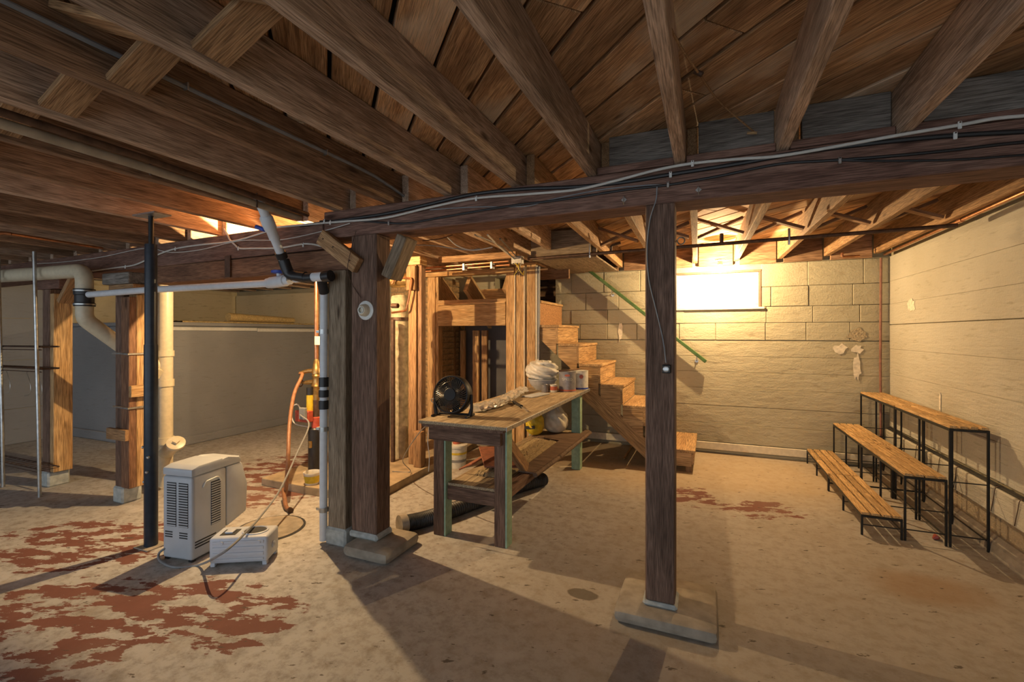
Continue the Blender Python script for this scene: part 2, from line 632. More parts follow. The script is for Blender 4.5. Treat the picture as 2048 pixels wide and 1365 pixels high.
def floor_mat():
    m, nt, b, L = new_mat('floor_concrete')
    N = nt.nodes.new
    b.inputs['Roughness'].default_value = 0.8
    b.inputs['Specular IOR Level'].default_value = 0.25
    g = N('ShaderNodeNewGeometry')
    pos = g.outputs['Position']

    def noise(s, d=6, vec=None, rough=0.55):
        n = N('ShaderNodeTexNoise')
        n.inputs['Scale'].default_value = s
        n.inputs['Detail'].default_value = d
        n.inputs['Roughness'].default_value = rough
        L.new(vec or pos, n.inputs['Vector'])
        return n.outputs['Fac']

    def ramp(fac, stops):
        r = N('ShaderNodeValToRGB')
        els = r.color_ramp.elements
        while len(els) < len(stops):
            els.new(0.5)
        for e, (p, c) in zip(els, stops):
            e.position = p
            e.color = (*c, 1) if isinstance(c, tuple) else (c, c, c, 1)
        L.new(fac, r.inputs['Fac'])
        return r.outputs['Color']

    def mix(f, a, bb, mode='MIX'):
        x = N('ShaderNodeMix')
        x.data_type = 'RGBA'
        x.blend_type = mode
        if isinstance(f, float):
            x.inputs['Factor'].default_value = f
        else:
            L.new(f, x.inputs['Factor'])
        for k, v in (('A', a), ('B', bb)):
            if isinstance(v, tuple):
                x.inputs[k].default_value = (*v, 1)
            else:
                L.new(v, x.inputs[k])
        return x.outputs['Result']

    def math_(op, a, bb):
        x = N('ShaderNodeMath')
        x.operation = op
        for i, v in enumerate((a, bb)):
            if isinstance(v, float):
                x.inputs[i].default_value = v
            else:
                L.new(v, x.inputs[i])
        return x.outputs[0]

    def blob(cx, cy, rx, ry, rot=0.0):
        mp = N('ShaderNodeMapping')
        mp.vector_type = 'TEXTURE'
        mp.inputs['Location'].default_value = (cx, cy, 0)
        mp.inputs['Rotation'].default_value = (0, 0, rot)
        mp.inputs['Scale'].default_value = (rx, ry, 1000)
        L.new(pos, mp.inputs['Vector'])
        gr = N('ShaderNodeTexGradient')
        gr.gradient_type = 'SPHERICAL'
        L.new(mp.outputs[0], gr.inputs['Vector'])
        return gr.outputs['Fac']
    base = ramp(noise(0.9, 8), [(0.35, (0.375, 0.36, 0.34)), (0.65, (0.48, 0.468, 0.45))])
    fine = ramp(noise(16, 8, rough=0.7), [(0.32, (0.50, 0.45, 0.38)), (0.55, (1.05, 1.05, 1.05))])
    c = mix(0.8, base, fine, 'MULTIPLY')
    c = mix(ramp(noise(3.2, 9, rough=0.68), [(0.52, 0.0), (0.62, 0.45)]), c, (0.30, 0.255, 0.20))
    c = mix(ramp(noise(2.1, 9, rough=0.6), [(0.60, 0.0), (0.72, 0.5)]), c, (0.60, 0.58, 0.55))
    # tan tone towards the stairs
    tan = mix(noise(7, 6), (0.40, 0.29, 0.16), (0.52, 0.40, 0.24))
    far = blob(-0.4, 4.9, 3.2, 1.6)
    c = mix(ramp(math_('ADD', far, math_('MULTIPLY', noise(2.5), 0.3)), [(0.35, 0.0), (0.75, 0.7)]), c, tan)
    c = mix(ramp(math_('ADD', blob(0.5, 2.5, 2.6, 2.4), math_('MULTIPLY', noise(1.5), 0.3)), [(0.25, 0.0), (0.7, 0.55)]), c, (0.30, 0.25, 0.19))  # browner zone mid-floor, with its weaker light also put into the colour
    # flaking red paint
    mpv = N('ShaderNodeMapping')
    mpv.vector_type = 'TEXTURE'
    mpv.inputs['Rotation'].default_value = (0, 0, R(22))
    mpv.inputs['Scale'].default_value = (2.4, 1.0, 1)
    L.new(pos, mpv.inputs['Vector'])
    fl1 = noise(11.0, 12, mpv.outputs[0], 0.66)
    masks = None
    for bl in [(-2.3, 1.42, 0.60, 0.30, R(15)), (-1.95, 1.47, 0.26, 0.30, 0.0), (-2.45, 1.0, 0.45, 0.28, R(60)), (-3.6, 1.62, 0.75, 0.42, R(15)), (-3.4, 2.72, 0.65, 0.45, R(40)),
               (-3.7, 3.3, 0.7, 0.6, 0.0), (0.35, 3.9, 0.38, 0.24, 0.3), (-0.12, 4.0, 0.25, 0.28, 0.0), (-2.9, 1.2, 0.5, 0.3, R(30))]:
        bb = blob(*bl)
        masks = bb if masks is None else math_('MAXIMUM', masks, bb)
    red = ramp(math_('ADD', fl1, math_('MINIMUM', math_('MULTIPLY', masks, 0.40), 0.145)), [(0.625, 0.0), (0.635, 1.0)])
    redgate = ramp(masks, [(0.02, 0.0), (0.10, 1.0)])
    rm = math_('MULTIPLY', red, redgate)
    redc = mix(noise(9), (0.15, 0.062, 0.046), (0.21, 0.092, 0.07))
    c = mix(rm, c, redc)
    # orange stain and water marks
    st = ramp(math_('ADD', blob(1.05, 3.02, 0.42, 0.3, 0.2), math_('MULTIPLY', noise(4), 0.35)), [(0.42, 0.0), (0.8, 0.55)])
    c = mix(st, c, (0.26, 0.15, 0.065))
    st2 = ramp(math_('ADD', blob(-0.58, 2.28, 0.12, 0.07), math_('MULTIPLY', noise(9), 0.4)), [(0.5, 0.0), (0.58, 0.8)])
    c = mix(st2, c, (0.10, 0.08, 0.06))
    dk = ramp(noise(0.7, 4), [(0.55, 0.0), (0.8, 0.45)])
    c = mix(dk, c, (0.28, 0.23, 0.18))
    # dark specks
    sp = ramp(noise(30, 4, mpv.outputs[0], 0.6), [(0.32, 0.9), (0.355, 0.0)])
    c = mix(sp, c, (0.10, 0.08, 0.06))
    L.new(c, b.inputs['Base Color'])
    bp = N('ShaderNodeBump')
    bp.inputs['Strength'].default_value = 0.25
    bp.inputs['Distance'].default_value = 0.01
    hh = math_('ADD', noise(24, 6), math_('MULTIPLY', rm, 0.5))
    L.new(hh, bp.inputs['Height'])
    L.new(bp.outputs['Normal'], b.inputs['Normal'])
    return m


FLOORM = floor_mat()


def glass_mat():
    m = bpy.data.materials.new('window_glass')
    m.use_nodes = True
    nt = m.node_tree
    for n in list(nt.nodes):
        nt.nodes.remove(n)
    o = nt.nodes.new('ShaderNodeOutputMaterial')
    t = nt.nodes.new('ShaderNodeBsdfTransparent')
    g = nt.nodes.new('ShaderNodeBsdfGlossy')
    g.inputs['Roughness'].default_value = 0.05
    mx = nt.nodes.new('ShaderNodeMixShader')
    mx.inputs[0].default_value = 0.06
    nt.links.new(t.outputs[0], mx.inputs[1])
    nt.links.new(g.outputs[0], mx.inputs[2])
    nt.links.new(mx.outputs[0], o.inputs[0])
    return m


GLASS = glass_mat()

# ------------------------------------------------------------------ structure
XL, XR, YB, YF = -7.6, 1.632, 5.52, -2.6
ZJ, ZS = 2.09, 2.28           # underside of joists, underside of subfloor
BY0, BY1, BZ0 = 2.218, 2.408, 1.919   # main girder

structure(bx('floor', XL - 0.2, XR + 0.3, YF, YB + 0.3, -0.15, 0, FLOORM, bevel=0))

# --- ceiling with joists, subfloor boards, bridging
ceiling = structure(bx('ceiling', XL - 0.2, XR + 0.3, YF, YB + 0.3, 2.325, 2.42, DARKDECK, bevel=0))
dn = Vector((1, -1, 0)).normalized()
nn = Vector((1, 1, 0)).normalized()
cval = -7.2
while cval < 5.1:
    # clip the diagonal line to the room
    p = nn * cval
    t0, t1 = -50.0, 50.0
    for a, lo, hi in ((0, XL + 0.1, XR + 0.1), (1, YF + 0.1, YB - 0.02)):
        ta, tb = (lo - p[a]) / dn[a], (hi - p[a]) / dn[a]
        t0, t1 = max(t0, min(ta, tb)), min(t1, max(ta, tb))
    if t1 - t0 > 0.4:
        cuts = [t0]
        t = t0 + random.uniform(1.2, 3.4)
        while t < t1 - 0.5:
            cuts.append(t)
            t += random.uniform(2.2, 3.8)
        cuts.append(t1)
        for a, b_ in zip(cuts, cuts[1:]):
            dz = random.uniform(-0.002, 0.002)
            plank('subfloor_board', p + dn * (a + 0.003) + Vector((0, 0, ZS + 0.022 + dz)), p + dn * (b_ - 0.003) + Vector((0, 0, ZS + 0.022 + dz)), 0.165 + random.uniform(-0.005, 0.005), 0.034, W_SUB, ceiling, bevel=0.003)
    cval += 0.178

JX = [-0.115 + 0.4065 * k for k in range(4, -19, -1)]


def zj(x):
    return ZJ - max(0.0, min(0.06, (-2.3 - x) * 0.035))


for i, x in enumerate(JX):
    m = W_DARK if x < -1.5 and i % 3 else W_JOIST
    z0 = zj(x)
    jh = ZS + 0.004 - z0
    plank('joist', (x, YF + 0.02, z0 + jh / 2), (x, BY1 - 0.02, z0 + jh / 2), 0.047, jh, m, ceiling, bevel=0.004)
    # lapped joist beyond the girder
    y1 = 5.46
    if abs(x + 1.3345) < 0.05:
        y1 = 4.03
    mb = W_OLDP if x > -1.2 else W_JOIST
    plank('joist', (x + 0.05, BY0 + 0.10, z0 + jh / 2), (x - 0.01, y1, z0 + jh / 2), 0.047, jh, mb, ceiling, bevel=0.004)
# blocking above the girder and filler strips
for k in range(3, -2, -1):
    xa, xb = -0.115 + 0.4065 * k + 0.076, -0.115 + 0.4065 * (k + 1) - 0.026
    if xb > 1.6:
        xb = 1.6
    bx('blocking', xa, xb, BY0 + 0.05, BY0 + 0.09, 2.127, ZS + 0.003, W_BLOCK, ceiling)
    bx('filler_strip', xa - 0.05, xb, BY0 + 0.002, BY0 + 0.007 + 0.04, ZJ + 0.002, 2.125, W_BEAM, ceiling)
# rim boards on top of the back wall
for a, b_ in zip(JX[1:9], JX[0:8]):
    bx('rim_board', a + 0.026, b_ - 0.04, 5.47, 5.505, 2.055, ZS, W_DARK, ceiling)
# cross bridging
for yy, ks, w, th, m in ((0.87, range(2, 9), 0.105, 0.022, W_OLDP), (4.15, range(-4, 2), 0.06, 0.022, W_DARK)):
    for k in ks:
        xl = -0.115 - 0.4065 * (k + 1) + 0.024
        xr = -0.115 - 0.4065 * k - 0.024
        if yy > 4 and k == 2:
            continue
        if xr > 1.6:
            continue
        z0 = zj(xl) + 0.012
        plank('bridging', (xl + 0.004, yy, z0 + 0.01), (xr - 0.004, yy, ZS - 0.025), th, w, m, ceiling, up=(0, 1, 0), bevel=0.002)
        plank('bridging', (xl + 0.004, yy - w - 0.03, ZS - 0.025), (xr - 0.004, yy - w - 0.03, z0 + 0.01), th, w, m, ceiling, up=(0, 1, 0), bevel=0.002)
# stairwell header and soffit
bx('stair_header', -1.53, -0.96, 4.05, 4.10, 2.035, 2.262, W_GREY, ceiling)
bx('stair_header', -1.53, -0.92, 4.10, 4.145, 2.01, 2.255, W_GREY, ceiling)
bx('soffit_panel', -1.60, -0.98, 4.16, 5.46, 2.055, 2.072, W_GREY, ceiling)
bx('stair_header', -2.05, -1.46, 5.10, 5.14, 1.95, 2.08, W_DARK, ceiling)

# --- back wall with window opening and stair opening
WX0, WX1, WZ0, WZ1 = -0.335, 0.525, 1.575, 2.0
SX0, SX1, SZ0, SZ1 = -2.6, -1.755, 1.50, 2.055
WT = 2.055


def wall_grid(name, xs, zs, solid, y0, y1, mat):
    bm = bmesh.new()
    for i in range(len(xs) - 1):
        for j in range(len(zs) - 1):
            if solid(i, j):
                bm_box(bm, xs[i + 1] - xs[i], y1 - y0, zs[j + 1] - zs[j], Matrix.Translation(((xs[i] + xs[i + 1]) / 2, (y0 + y1) / 2, (zs[j] + zs[j + 1]) / 2)))
    bmesh.ops.remove_doubles(bm, verts=bm.verts, dist=1e-5)
    return add(name, fin(bm), mat)


xs = [XL, SX0, SX1, WX0, WX1, XR + 0.2]
zs = [0, SZ0, WZ0, WZ1, SZ1, 2.34]


def sol(i, j):
    zc = (zs[j] + zs[j + 1]) / 2
    if i == 1 and SZ0 < zc < SZ1:
        return False
    if i == 3 and WZ0 < zc < WZ1:
        return False
    return True


wall_back = structure(wall_grid('wall_back', xs, zs, sol, YB + 0.02, YB + 0.26, JOINTM))
rows = [0.13, 0.33, 0.53, 0.72, 0.90, 1.07, 1.245, 1.43, 1.60, 1.81, WT]
for j, (za, zb) in enumerate(zip(rows, rows[1:])):
    upper = za > 1.2
    x = SX1 if zb > SZ0 else -2.6
    edges = [x]
    step = (0.41 if upper else 9.0)
    t = x + (step * (0.5 if j % 2 else 0.95))
    while t < XR - 0.12:
        edges.append(t)
        t += step * random.uniform(0.8, 1.2)
    edges.append(XR - 0.005)
    for a, b_ in zip(edges, edges[1:]):
        # cut round the window
        segs = [(a, b_)]
        if zb > WZ0 + 0.03:
            segs = []
            if a < WX0 - 0.02:
                segs.append((a, min(b_, WX0)))
            if b_ > WX1 + 0.02:
                segs.append((max(a, WX1), b_))
        for sa, sb in segs:
            if sb - sa < 0.03:
                continue
            pr = random.uniform(0, 0.008) if upper else random.uniform(0, 0.004)
            g = random.uniform(0.001, 0.0028) if upper else random.uniform(0.0004, 0.0012)
            bx('block', sa + g, sb - g, YB - pr, YB + 0.03, za + g, zb - g - (0.008 if j == 5 else 0.0), WALLM, wall_back, bevel=0.004 if upper else 0.002)
# blocks below the sill between courses
bx('block', WX0 + 0.003, WX1 - 0.003, YB - 0.002, YB + 0.03, 1.43 + 0.003, WZ0 - 0.004, WALLM, wall_back, bevel=0.005)
structure(bx('baseboard_back', -1.75, XR - 0.01, YB - 0.022, YB - 0.003, 0.045, 0.125, CREAMTRIM, bevel=0.004))
hall = structure(bx('trim_stair_hall', SX0 - 0.15, SX1 + 0.15, YB + 1.2, YB + 1.25, 1.3, 2.4, W_DARK))
bx('side_wall', SX0 - 0.06, SX0 - 0.01, YB + 0.265, YB + 1.195, 1.3, 2.4, W_DARK, hall)
bx('side_wall', SX1 + 0.01, SX1 + 0.06, YB + 0.265, YB + 1.195, 1.3, 2.4, W_DARK, hall)
bx('landing', SX0, SX1, YB + 0.265, YB + 1.195, 1.40, 1.48, W_DARK, hall)
bx('upper_deck', SX0, SX1, YB + 0.31, YB + 1.195, 2.33, 2.40, W_DARK, hall)

# --- right wall
wall_right = structure(bx('wall_right', XR, XR + 0.25, YF, YB + 0.02, 0.0, 2.34, JOINTM, bevel=0))
rr = [0.425, 0.66, 0.93, 1.17, 1.405, 1.60, 1.82, 2.06]
for j, (za, zb) in enumerate(zip(rr, rr[1:])):
    y = YF + 0.02
    while y < YB - 0.01:
        y2 = YB - 0.01
        if YB - y2 < 0.5:
            y2 = YB - 0.01
        bx('wall_course', XR - 0.016 - random.uniform(0, 0.003), XR + 0.02, y + 0.001, y2 - 0.001, za + 0.0005, zb - (0.006 if j == 3 else 0.0005), WALLR, wall_right, bevel=0.002)
        y = y2
bx('ledge_strip', 1.572, XR + 0.02, YF + 0.02, YB - 0.03, 0.235, 0.40, WALLR, wall_right, bevel=0.008)
bx('bare_strip', XR - 0.015, XR + 0.02, YF + 0.02, YB - 0.03, 0.10, 0.235, LOWWALLM, wall_right, bevel=0)
prism('curb', [(0, 0), (0.075, 0), (0.075, 0.10), (0.045, 0.10), (0.01, 0.06)], YB - YF - 0.06, CONC, wall_right,
      Matrix(((1, 0, 0, XR - 0.073), (0, 0, 1, YF + 0.03), (0, 1, 0, 0), (0, 0, 0, 1))))

# --- left: outer wall and retaining ledge of the alcove
structure(bx('wall_left', XL - 0.2, XL, YF, YB + 0.02, 0, 2.34, UPPERM, bevel=0))
for j, (za, zb) in enumerate(((0.0, 0.42), (0.42, 1.0), (1.0, 1.5), (1.5, 2.0))):
    bx('wall_course', XL - 0.02, XL + 0.012, YF + 0.02, 3.24, za + 0.002, zb - 0.002, LEDGEM, bpy.data.objects['wall_left'], bevel=0.004)
ledge = structure(bx('wall_ledge', XL + 0.005, -5.65, 3.25, YB - 0.005, 0, 1.405, LEDGEM, bevel=0.006))
bx('ledge_cap', XL + 0.01, -5.625, 3.225, YB - 0.01, 1.407, 1.45, LEDGEM, ledge, bevel=0.006)
bx('batten', -5.648, -5.632, 3.25, 4.40, 1.352, 1.392, WHITE, ledge, bevel=0.003)
bx('batten', -5.648, -5.632, 4.41, YB - 0.02, 1.340, 1.385, WHITE, ledge, bevel=0.003)
bx('upper_panel', XL + 0.01, XL + 0.03, 3.26, YB - 0.03, 1.452, 1.97, UPPERM, ledge, bevel=0.003)
bx('upper_panel', XL + 0.03, -5.2, YB - 0.02, YB + 0.01, 1.452, 1.97, UPPERM, ledge, bevel=0.003)
structure(bx('baseboard_ledge', -5.648, -5.625, 3.24, YB - 0.02, 0.0, 0.10, LEDGEM, bevel=0.008))
structure(bx('baseboard_ledge_end', XL + 0.03, -5.66, 3.215, 3.247, 0.0, 0.11, LEDGEM, bevel=0.008))

# --- window
win = structure(bx('window_1', WX0 + 0.001, WX1 - 0.001, YB - 0.012, YB + 0.09, WZ1 - 0.024, WZ1 - 0.001, BROWNTRIM, bevel=0.002))
bx('window_frame', WX0 + 0.001, WX0 + 0.02, YB - 0.01, YB + 0.09, WZ0 + 0.026, WZ1 - 0.025, CREAMTRIM, win, bevel=0.002)
bx('window_frame', WX1 - 0.022, WX1 - 0.001, YB - 0.01, YB + 0.09, WZ0 + 0.026, WZ1 - 0.025, BROWNTRIM, win, bevel=0.002)
bx('window_sill', WX0 - 0.02, WX1 + 0.03, YB - 0.03, YB + 0.09, WZ0 + 0.001, WZ0 + 0.025, CREAMTRIM, win, bevel=0.004)
sash = bx('sash', WX0 + 0.021, WX1 - 0.023, YB + 0.02, YB + 0.05, WZ1 - 0.055, WZ1 - 0.026, CREAMTRIM, win, bevel=0.002)
bx('sash', WX0 + 0.021, WX1 - 0.023, YB + 0.02, YB + 0.05, WZ0 + 0.027, WZ0 + 0.055, CREAMTRIM, win, bevel=0.002)
bx('sash', WX0 + 0.021, WX0 + 0.05, YB + 0.02, YB + 0.05, WZ0 + 0.056, WZ1 - 0.056, CREAMTRIM, win, bevel=0.002)
bx('sash', WX1 - 0.052, WX1 - 0.023, YB + 0.02, YB + 0.05, WZ0 + 0.056, WZ1 - 0.056, CREAMTRIM, win, bevel=0.002)
bx('pane', WX0 + 0.051, WX1 - 0.053, YB + 0.033, YB + 0.037, WZ0 + 0.056, WZ1 - 0.056, GLASS, win, bevel=0)



def patch(wall, pts, M, mat):
    prism('peeled_paint', pts, 0.003, mat, wall, M)


def ragged(cx, cy, rx, ry, n, seed):
    q = random.Random(seed)
    return [(cx + rx * math.cos(2 * math.pi * k / n) * q.uniform(0.55, 1.15), cy + ry * math.sin(2 * math.pi * k / n) * q.uniform(0.55, 1.15)) for k in range(n)]


MB = Matrix(((1, 0, 0, 0), (0, 0, 1, YB - 0.0095), (0, 1, 0, 0), (0, 0, 0, 1)))
MR = Matrix(((0, 0, 1, XR - 0.0215), (1, 0, 0, 0), (0, 1, 0, 0), (0, 0, 0, 1)))
PEEL = plain('bare_plaster', (0.66, 0.60, 0.48), 0.9, var=0.2, scale=30, bump=0.4)
PEELD = plain('crumbled_plaster', (0.36, 0.30, 0.20), 0.95, var=0.4, scale=60, bump=1.0)
for cx, cz, rx, rz, sd, m in ((1.22, 1.16, 0.07, 0.06, 1, PEEL), (1.36, 1.16, 0.05, 0.05, 2, PEEL), (1.36, 0.98, 0.035, 0.15, 3, PEEL), (1.36, 1.31, 0.10, 0.07, 4, PEELD), (-0.95, 1.33, 0.03, 0.13, 5, PEEL)):
    patch(wall_back, ragged(cx, cz, rx, rz, 14, sd), MB, m)
for cy, cz, ry, rz, sd, m in ((4.98, 1.56, 0.10, 0.075, 7, PEEL), (4.45, 0.80, 0.02, 0.09, 8, PEEL), (4.46, 0.72, 0.05, 0.02, 9, PEEL)):
    patch(wall_right, ragged(cy, cz, ry, rz, 14, sd), MR, m)


# ------------------------------------------------------------------ girder and posts
g = thing('girder', 'long dark timber girder carrying the joists, with cables stapled to its face', 'beam', (-2.0, 2.3, 1.9))
bx('timber', -2.24, XR - 0.03, BY0, BY1, BZ0, ZJ - 0.002, W_BEAM, g, bevel=0.005)
plank('timber', (-7.55, BY0 + 0.095, 1.893), (-2.25, BY0 + 0.095, 1.945), 0.19, 0.175, W_BEAM, g, bevel=0.005)
plank('timber', (-4.02, BY0 + 0.09, 1.775), (-2.02, BY0 + 0.09, 1.782), 0.17, 0.135, W_BEAMR, g, bevel=0.006)
bx('steel_bracket', -3.155, -3.10, BY0 - 0.012, BY0 - 0.002, 1.715, 1.87, IRON, g, bevel=0.002)


def post(name, label, x0, x1, y0, y1, z1, mat, pad, foot=0.11, footm=None):
    t = thing(name, label, 'post', ((x0 + x1) / 2, (y0 + y1) / 2, 0))
    zf = pad[4] if pad else 0
    bx('shaft', x0, x1, y0, y1, zf + foot * 0.4, z1, mat, t, bevel=0.006)
    if foot:
        bx('mortar_collar', x0 - 0.012, x1 + 0.012, y0 - 0.012, y1 + 0.012, zf - 0.002, zf + foot * 0.42, footm or CONCB, t, bevel=0.012)
    if pad:
        px0, px1, py0, py1, pz = pad
        prism('footing', [(px0, py0), (px1, py0), (px1, py1), (px0, py1)], pz, CONC, t, bevel=min(0.045, pz * 0.48), smooth=True)
    return t


np_ = post('support_post', 'dark wooden post on a rounded concrete pad, with an outlet and cord', -0.267, -0.137, 2.212, 2.342, BZ0 - 0.001, W_POST, (-0.40, 0.045, 2.11, 2.52, 0.06), foot=0.05)
bp_ = post('support_post', 'dark wooden post carrying a round white lamp holder', -2.013, -1.821, 2.212, 2.345, BZ0 - 0.001, W_POST, (-1.99, -1.66, 2.10, 2.44, 0.075), foot=0.09)
gp_ = post('support_post', 'weathered grey wooden post behind the white pipe', -2.195, -2.055, 2.205, 2.36, 1.712, W_GREY, None, foot=0.26)
bx('side_board', -2.045, -2.02, 2.27, 2.35, 0.12, 1.70, W_OLDP, gp_, bevel=0.002)

pa = post('support_post', 'built-up wooden post strapped with metal bands beside the black steel column', -4.27, -4.165, 2.10, 2.215, 1.625, W_POST, None, foot=0.3)
bx('ply', -4.162, -4.06, 2.085, 2.135, 0.13, 1.60, W_BEAMR, pa, bevel=0.004)
bx('ply', -4.162, -4.062, 2.138, 2.21, 0.13, 1.62, W_NEW, pa, bevel=0.004)
bx('mending_board', -4.30, -4.05, 2.055, 2.082, 0.50, 0.585, W_OLDP, pa, bevel=0.003)
bx('mending_board', -4.054, -4.02, 2.08, 2.24, 0.83, 0.92, W_NEW, pa, bevel=0.003)
bx('cap_block', -4.34, -4.02, 2.09, 2.21, 1.626, 1.70, W_OLDP, pa, bevel=0.004)
bx('cap_block', -4.40, -4.05, 2.075, 2.205, 1.702, 1.79, W_BLOCK, pa, bevel=0.006)
for z in (0.745, 1.16):
    tube('metal_strap', [(-4.278, 2.09, z), (-4.165, 2.082, z + 0.004), (-4.054, 2.078, z), (-4.05, 2.22, z + 0.002)], 0.008, GALV, pa, 6)

pb = post('support_post', 'wooden post standing behind the wire rack', -5.30, -5.19, 2.075, 2.20, 1.70, W_POST, None, foot=0.3)
bx('ply', -5.188, -5.13, 2.08, 2.21, 0.13, 1.66, W_NEW, pb, bevel=0.004)
bx('cap_block', -5.42, -5.05, 2.08, 2.21, 1.702, 1.795, W_BEAM, pb, bevel=0.005)
plank('knee_brace', at(130, 605, 2.06), at(158, 550, 2.06), 0.04, 0.10, W_OLDP, pb, up=(0, 1, 0))

# knee braces on the lamp-holder post
t = thing('knee_brace', 'orange-brown diagonal brace nailed over the girder joint', 'brace', (-2.08, 2.18, 1.70))
plank('board', (-2.225, 2.186, 1.925), (-1.935, 2.186, 1.725), 0.046, 0.095, W_OLDP, t, up=(0.57, 0, 0.82), bevel=0.004)
for dx in (0.0, 0.08, 0.21):
    lathe('nail', [(0, 0), (0.005, 0), (0.005, 0.003), (0, 0.004)], IRON, t, along((-2.19 + dx, 2.163, 1.905 - dx * 0.7), (0, -1, 0)), 8)
t = thing('knee_brace', 'grey painted diagonal brace between post and girder underside', 'brace', (-1.72, 2.28, 1.65))
plank('board', (-1.652, 2.29, 1.895), (-1.772, 2.29, 1.655), 0.12, 0.075, W_GREY, t, up=(0.9, 0, -0.4), bevel=0.006)

# ------------------------------------------------------------------ black steel column
sp = fl(302, 1093)
t = thing('steel_column', 'black adjustable steel column with a thin screw at the top', 'column', sp)
bx('base_plate', sp.x - 0.07, sp.x + 0.07, sp.y - 0.06, sp.y + 0.06, 0.0, 0.008, CONC, t, bevel=0.002)
tube('outer_tube', [(sp.x, sp.y, 0.008), (sp.x, sp.y, 1.25)], 0.036, STEELP, t, 24)
tube('upper_tube', [(sp.x, sp.y, 1.22), (sp.x, sp.y, 1.87)], 0.0325, STEELP, t, 24)
tube('screw', [(sp.x, sp.y, 1.87), (sp.x, sp.y, 2.045)], 0.014, BLACKM, t, 16)
bx('top_plate', sp.x - 0.10, sp.x + 0.12, sp.y - 0.05, sp.y + 0.05, 2.045, 2.055, GALV, t, bevel=0.001)
for z, a in ((0.56, 40), (0.62, -20), (0.47, 30), (0.40, -60)):
    d = Vector((math.sin(R(a)), -math.cos(R(a)), 0))
    lathe('pin', [(0, 0), (0.009, 0), (0.009, 0.008), (0.004, 0.012), (0, 0.012)], GALV, t, along(Vector((sp.x, sp.y, z)) + d * 0.035, d), 10)

# ------------------------------------------------------------------ wire rack at far left
t = thing('wire_rack', 'tall rusty wire rack with thin galvanised poles at the far left', 'rack', (-5.3, 2.0, 0))
for x, y in ((-4.945, 1.92), (-5.56, 1.925)):
    tube('pole', [(x, y, 0.0), (x - 0.02, y, 0.6), (x - 0.06, y - 0.01, 1.98)], 0.0125, GALV, t, 10)
for zz in (0.20, 1.02, 1.20):
    bm = bmesh.new()
    x0, x1, y0, y1 = -6.6, -4.97, 1.94, 2.05
    bm_tube(bm, [(x0, y0, zz), (x1, y0, zz + 0.01)], 0.006, 6)
    bm_tube(bm, [(x0, y1, zz), (x1, y1, zz + 0.01)], 0.006, 6)
    bm_tube(bm, [(x0, y0, zz - 0.025), (x1, y0, zz - 0.015)], 0.004, 6)
    for k in range(22):
        xx = x0 + (x1 - x0) * k / 21
        bm_tube(bm, [(xx, y0, zz + 0.004), (xx, y1, zz + 0.004)], 0.0025, 5)
    add('wire_shelf', fin(bm, True), IRON, t)
for x in (-5.52, -5.18, -5.0):
    tube('hanging_wire', smooth_path([(x, 1.93, 1.0), (x + 0.06, 1.93, 0.9), (x + 0.05, 1.93, 0.82), (x - 0.04, 1.93, 0.80)], 6), 0.002, GALV, t, 5)

# ------------------------------------------------------------------ drain pipes
t = thing('drain_pipe', 'beige plastic drain pipe elbowing down with a black rubber coupling', 'pipe', (-4.5, 2.0, 1.3))
e0 = at(0, 551, 2.0) + Vector((-1.2, 0, 0.01))
vx = at(169, 590, 2.0).x
tube('pipe_run', fillet_path([e0, (vx, 2.0, 1.81), (vx, 2.0, 1.60)], 0.12, 8), 0.056, PVCB, t, 20)
tube('rubber_coupling', [(vx, 2.0, 1.665), (vx, 2.0, 1.62), (vx, 2.0, 1.615), (vx, 2.0, 1.56), (vx, 2.0, 1.555), (vx, 2.0, 1.53)], [0.066, 0.066, 0.060, 0.060, 0.066, 0.066], RUBBER, t, 24)
tube('pipe_run', fillet_path([(vx, 2.0, 1.53), (vx, 2.0, 1.43), (-4.42, 2.28, 1.16), (at(331, 700, 2.50).x - 0.03, 2.48, 1.03)], 0.12, 8), 0.056, PVCB, t, 20)
tube('clamp', [(vx, 2.0, 1.655), (vx, 2.0, 1.645)], 0.069, GALV, t, 24)
tube('clamp', [(vx, 2.0, 1.55), (vx, 2.0, 1.54)], 0.069, GALV, t, 24)

sx_, sy_ = at(331, 700, 2.50).x, 2.50
t = thing('soil_stack', 'upright white plastic soil stack, its yellow lamplight painted in, with a round cleanout', 'pipe', (sx_, sy_, 0))
tube('stack', [(sx_, sy_, 0), (sx_, sy_, 2.04)], 0.055, PVCB, t, 24)  # white pipe drawn in beige, putting the lamp's yellow into its colour
for z0_, z1_ in ((1.12, 1.17), (0.86, 0.92), (0.36, 0.42)):
    tube('hub', [(sx_, sy_, z0_), (sx_, sy_, z1_)], 0.064, PVCB, t, 24)
co = at(352, 886, 2.40)
dd = Vector((0.62, -0.30, 0.72)).normalized()
tube('cleanout_branch', [Vector((sx_, sy_, 0.28)), co - dd * 0.01], 0.055, PVCB, t, 20)
lathe('cleanout_cap', [(0, 0.0), (0.066, 0), (0.066, 0.022), (0.055, 0.026), (0, 0.026)], PVCB, t, along(co - dd * 0.02, dd), 24)
lathe('cleanout_plug', [(0, 0), (0.026, 0), (0.026, 0.022), (0, 0.022)], PVCB, t, along(co + dd * 0.006, dd), 4)
tube('side_hub', [(sx_ - 0.05, sy_ - 0.05, 1.0), (sx_ + 0.02, sy_ - 0.075, 0.97)], 0.045, PVCB, t, 16)

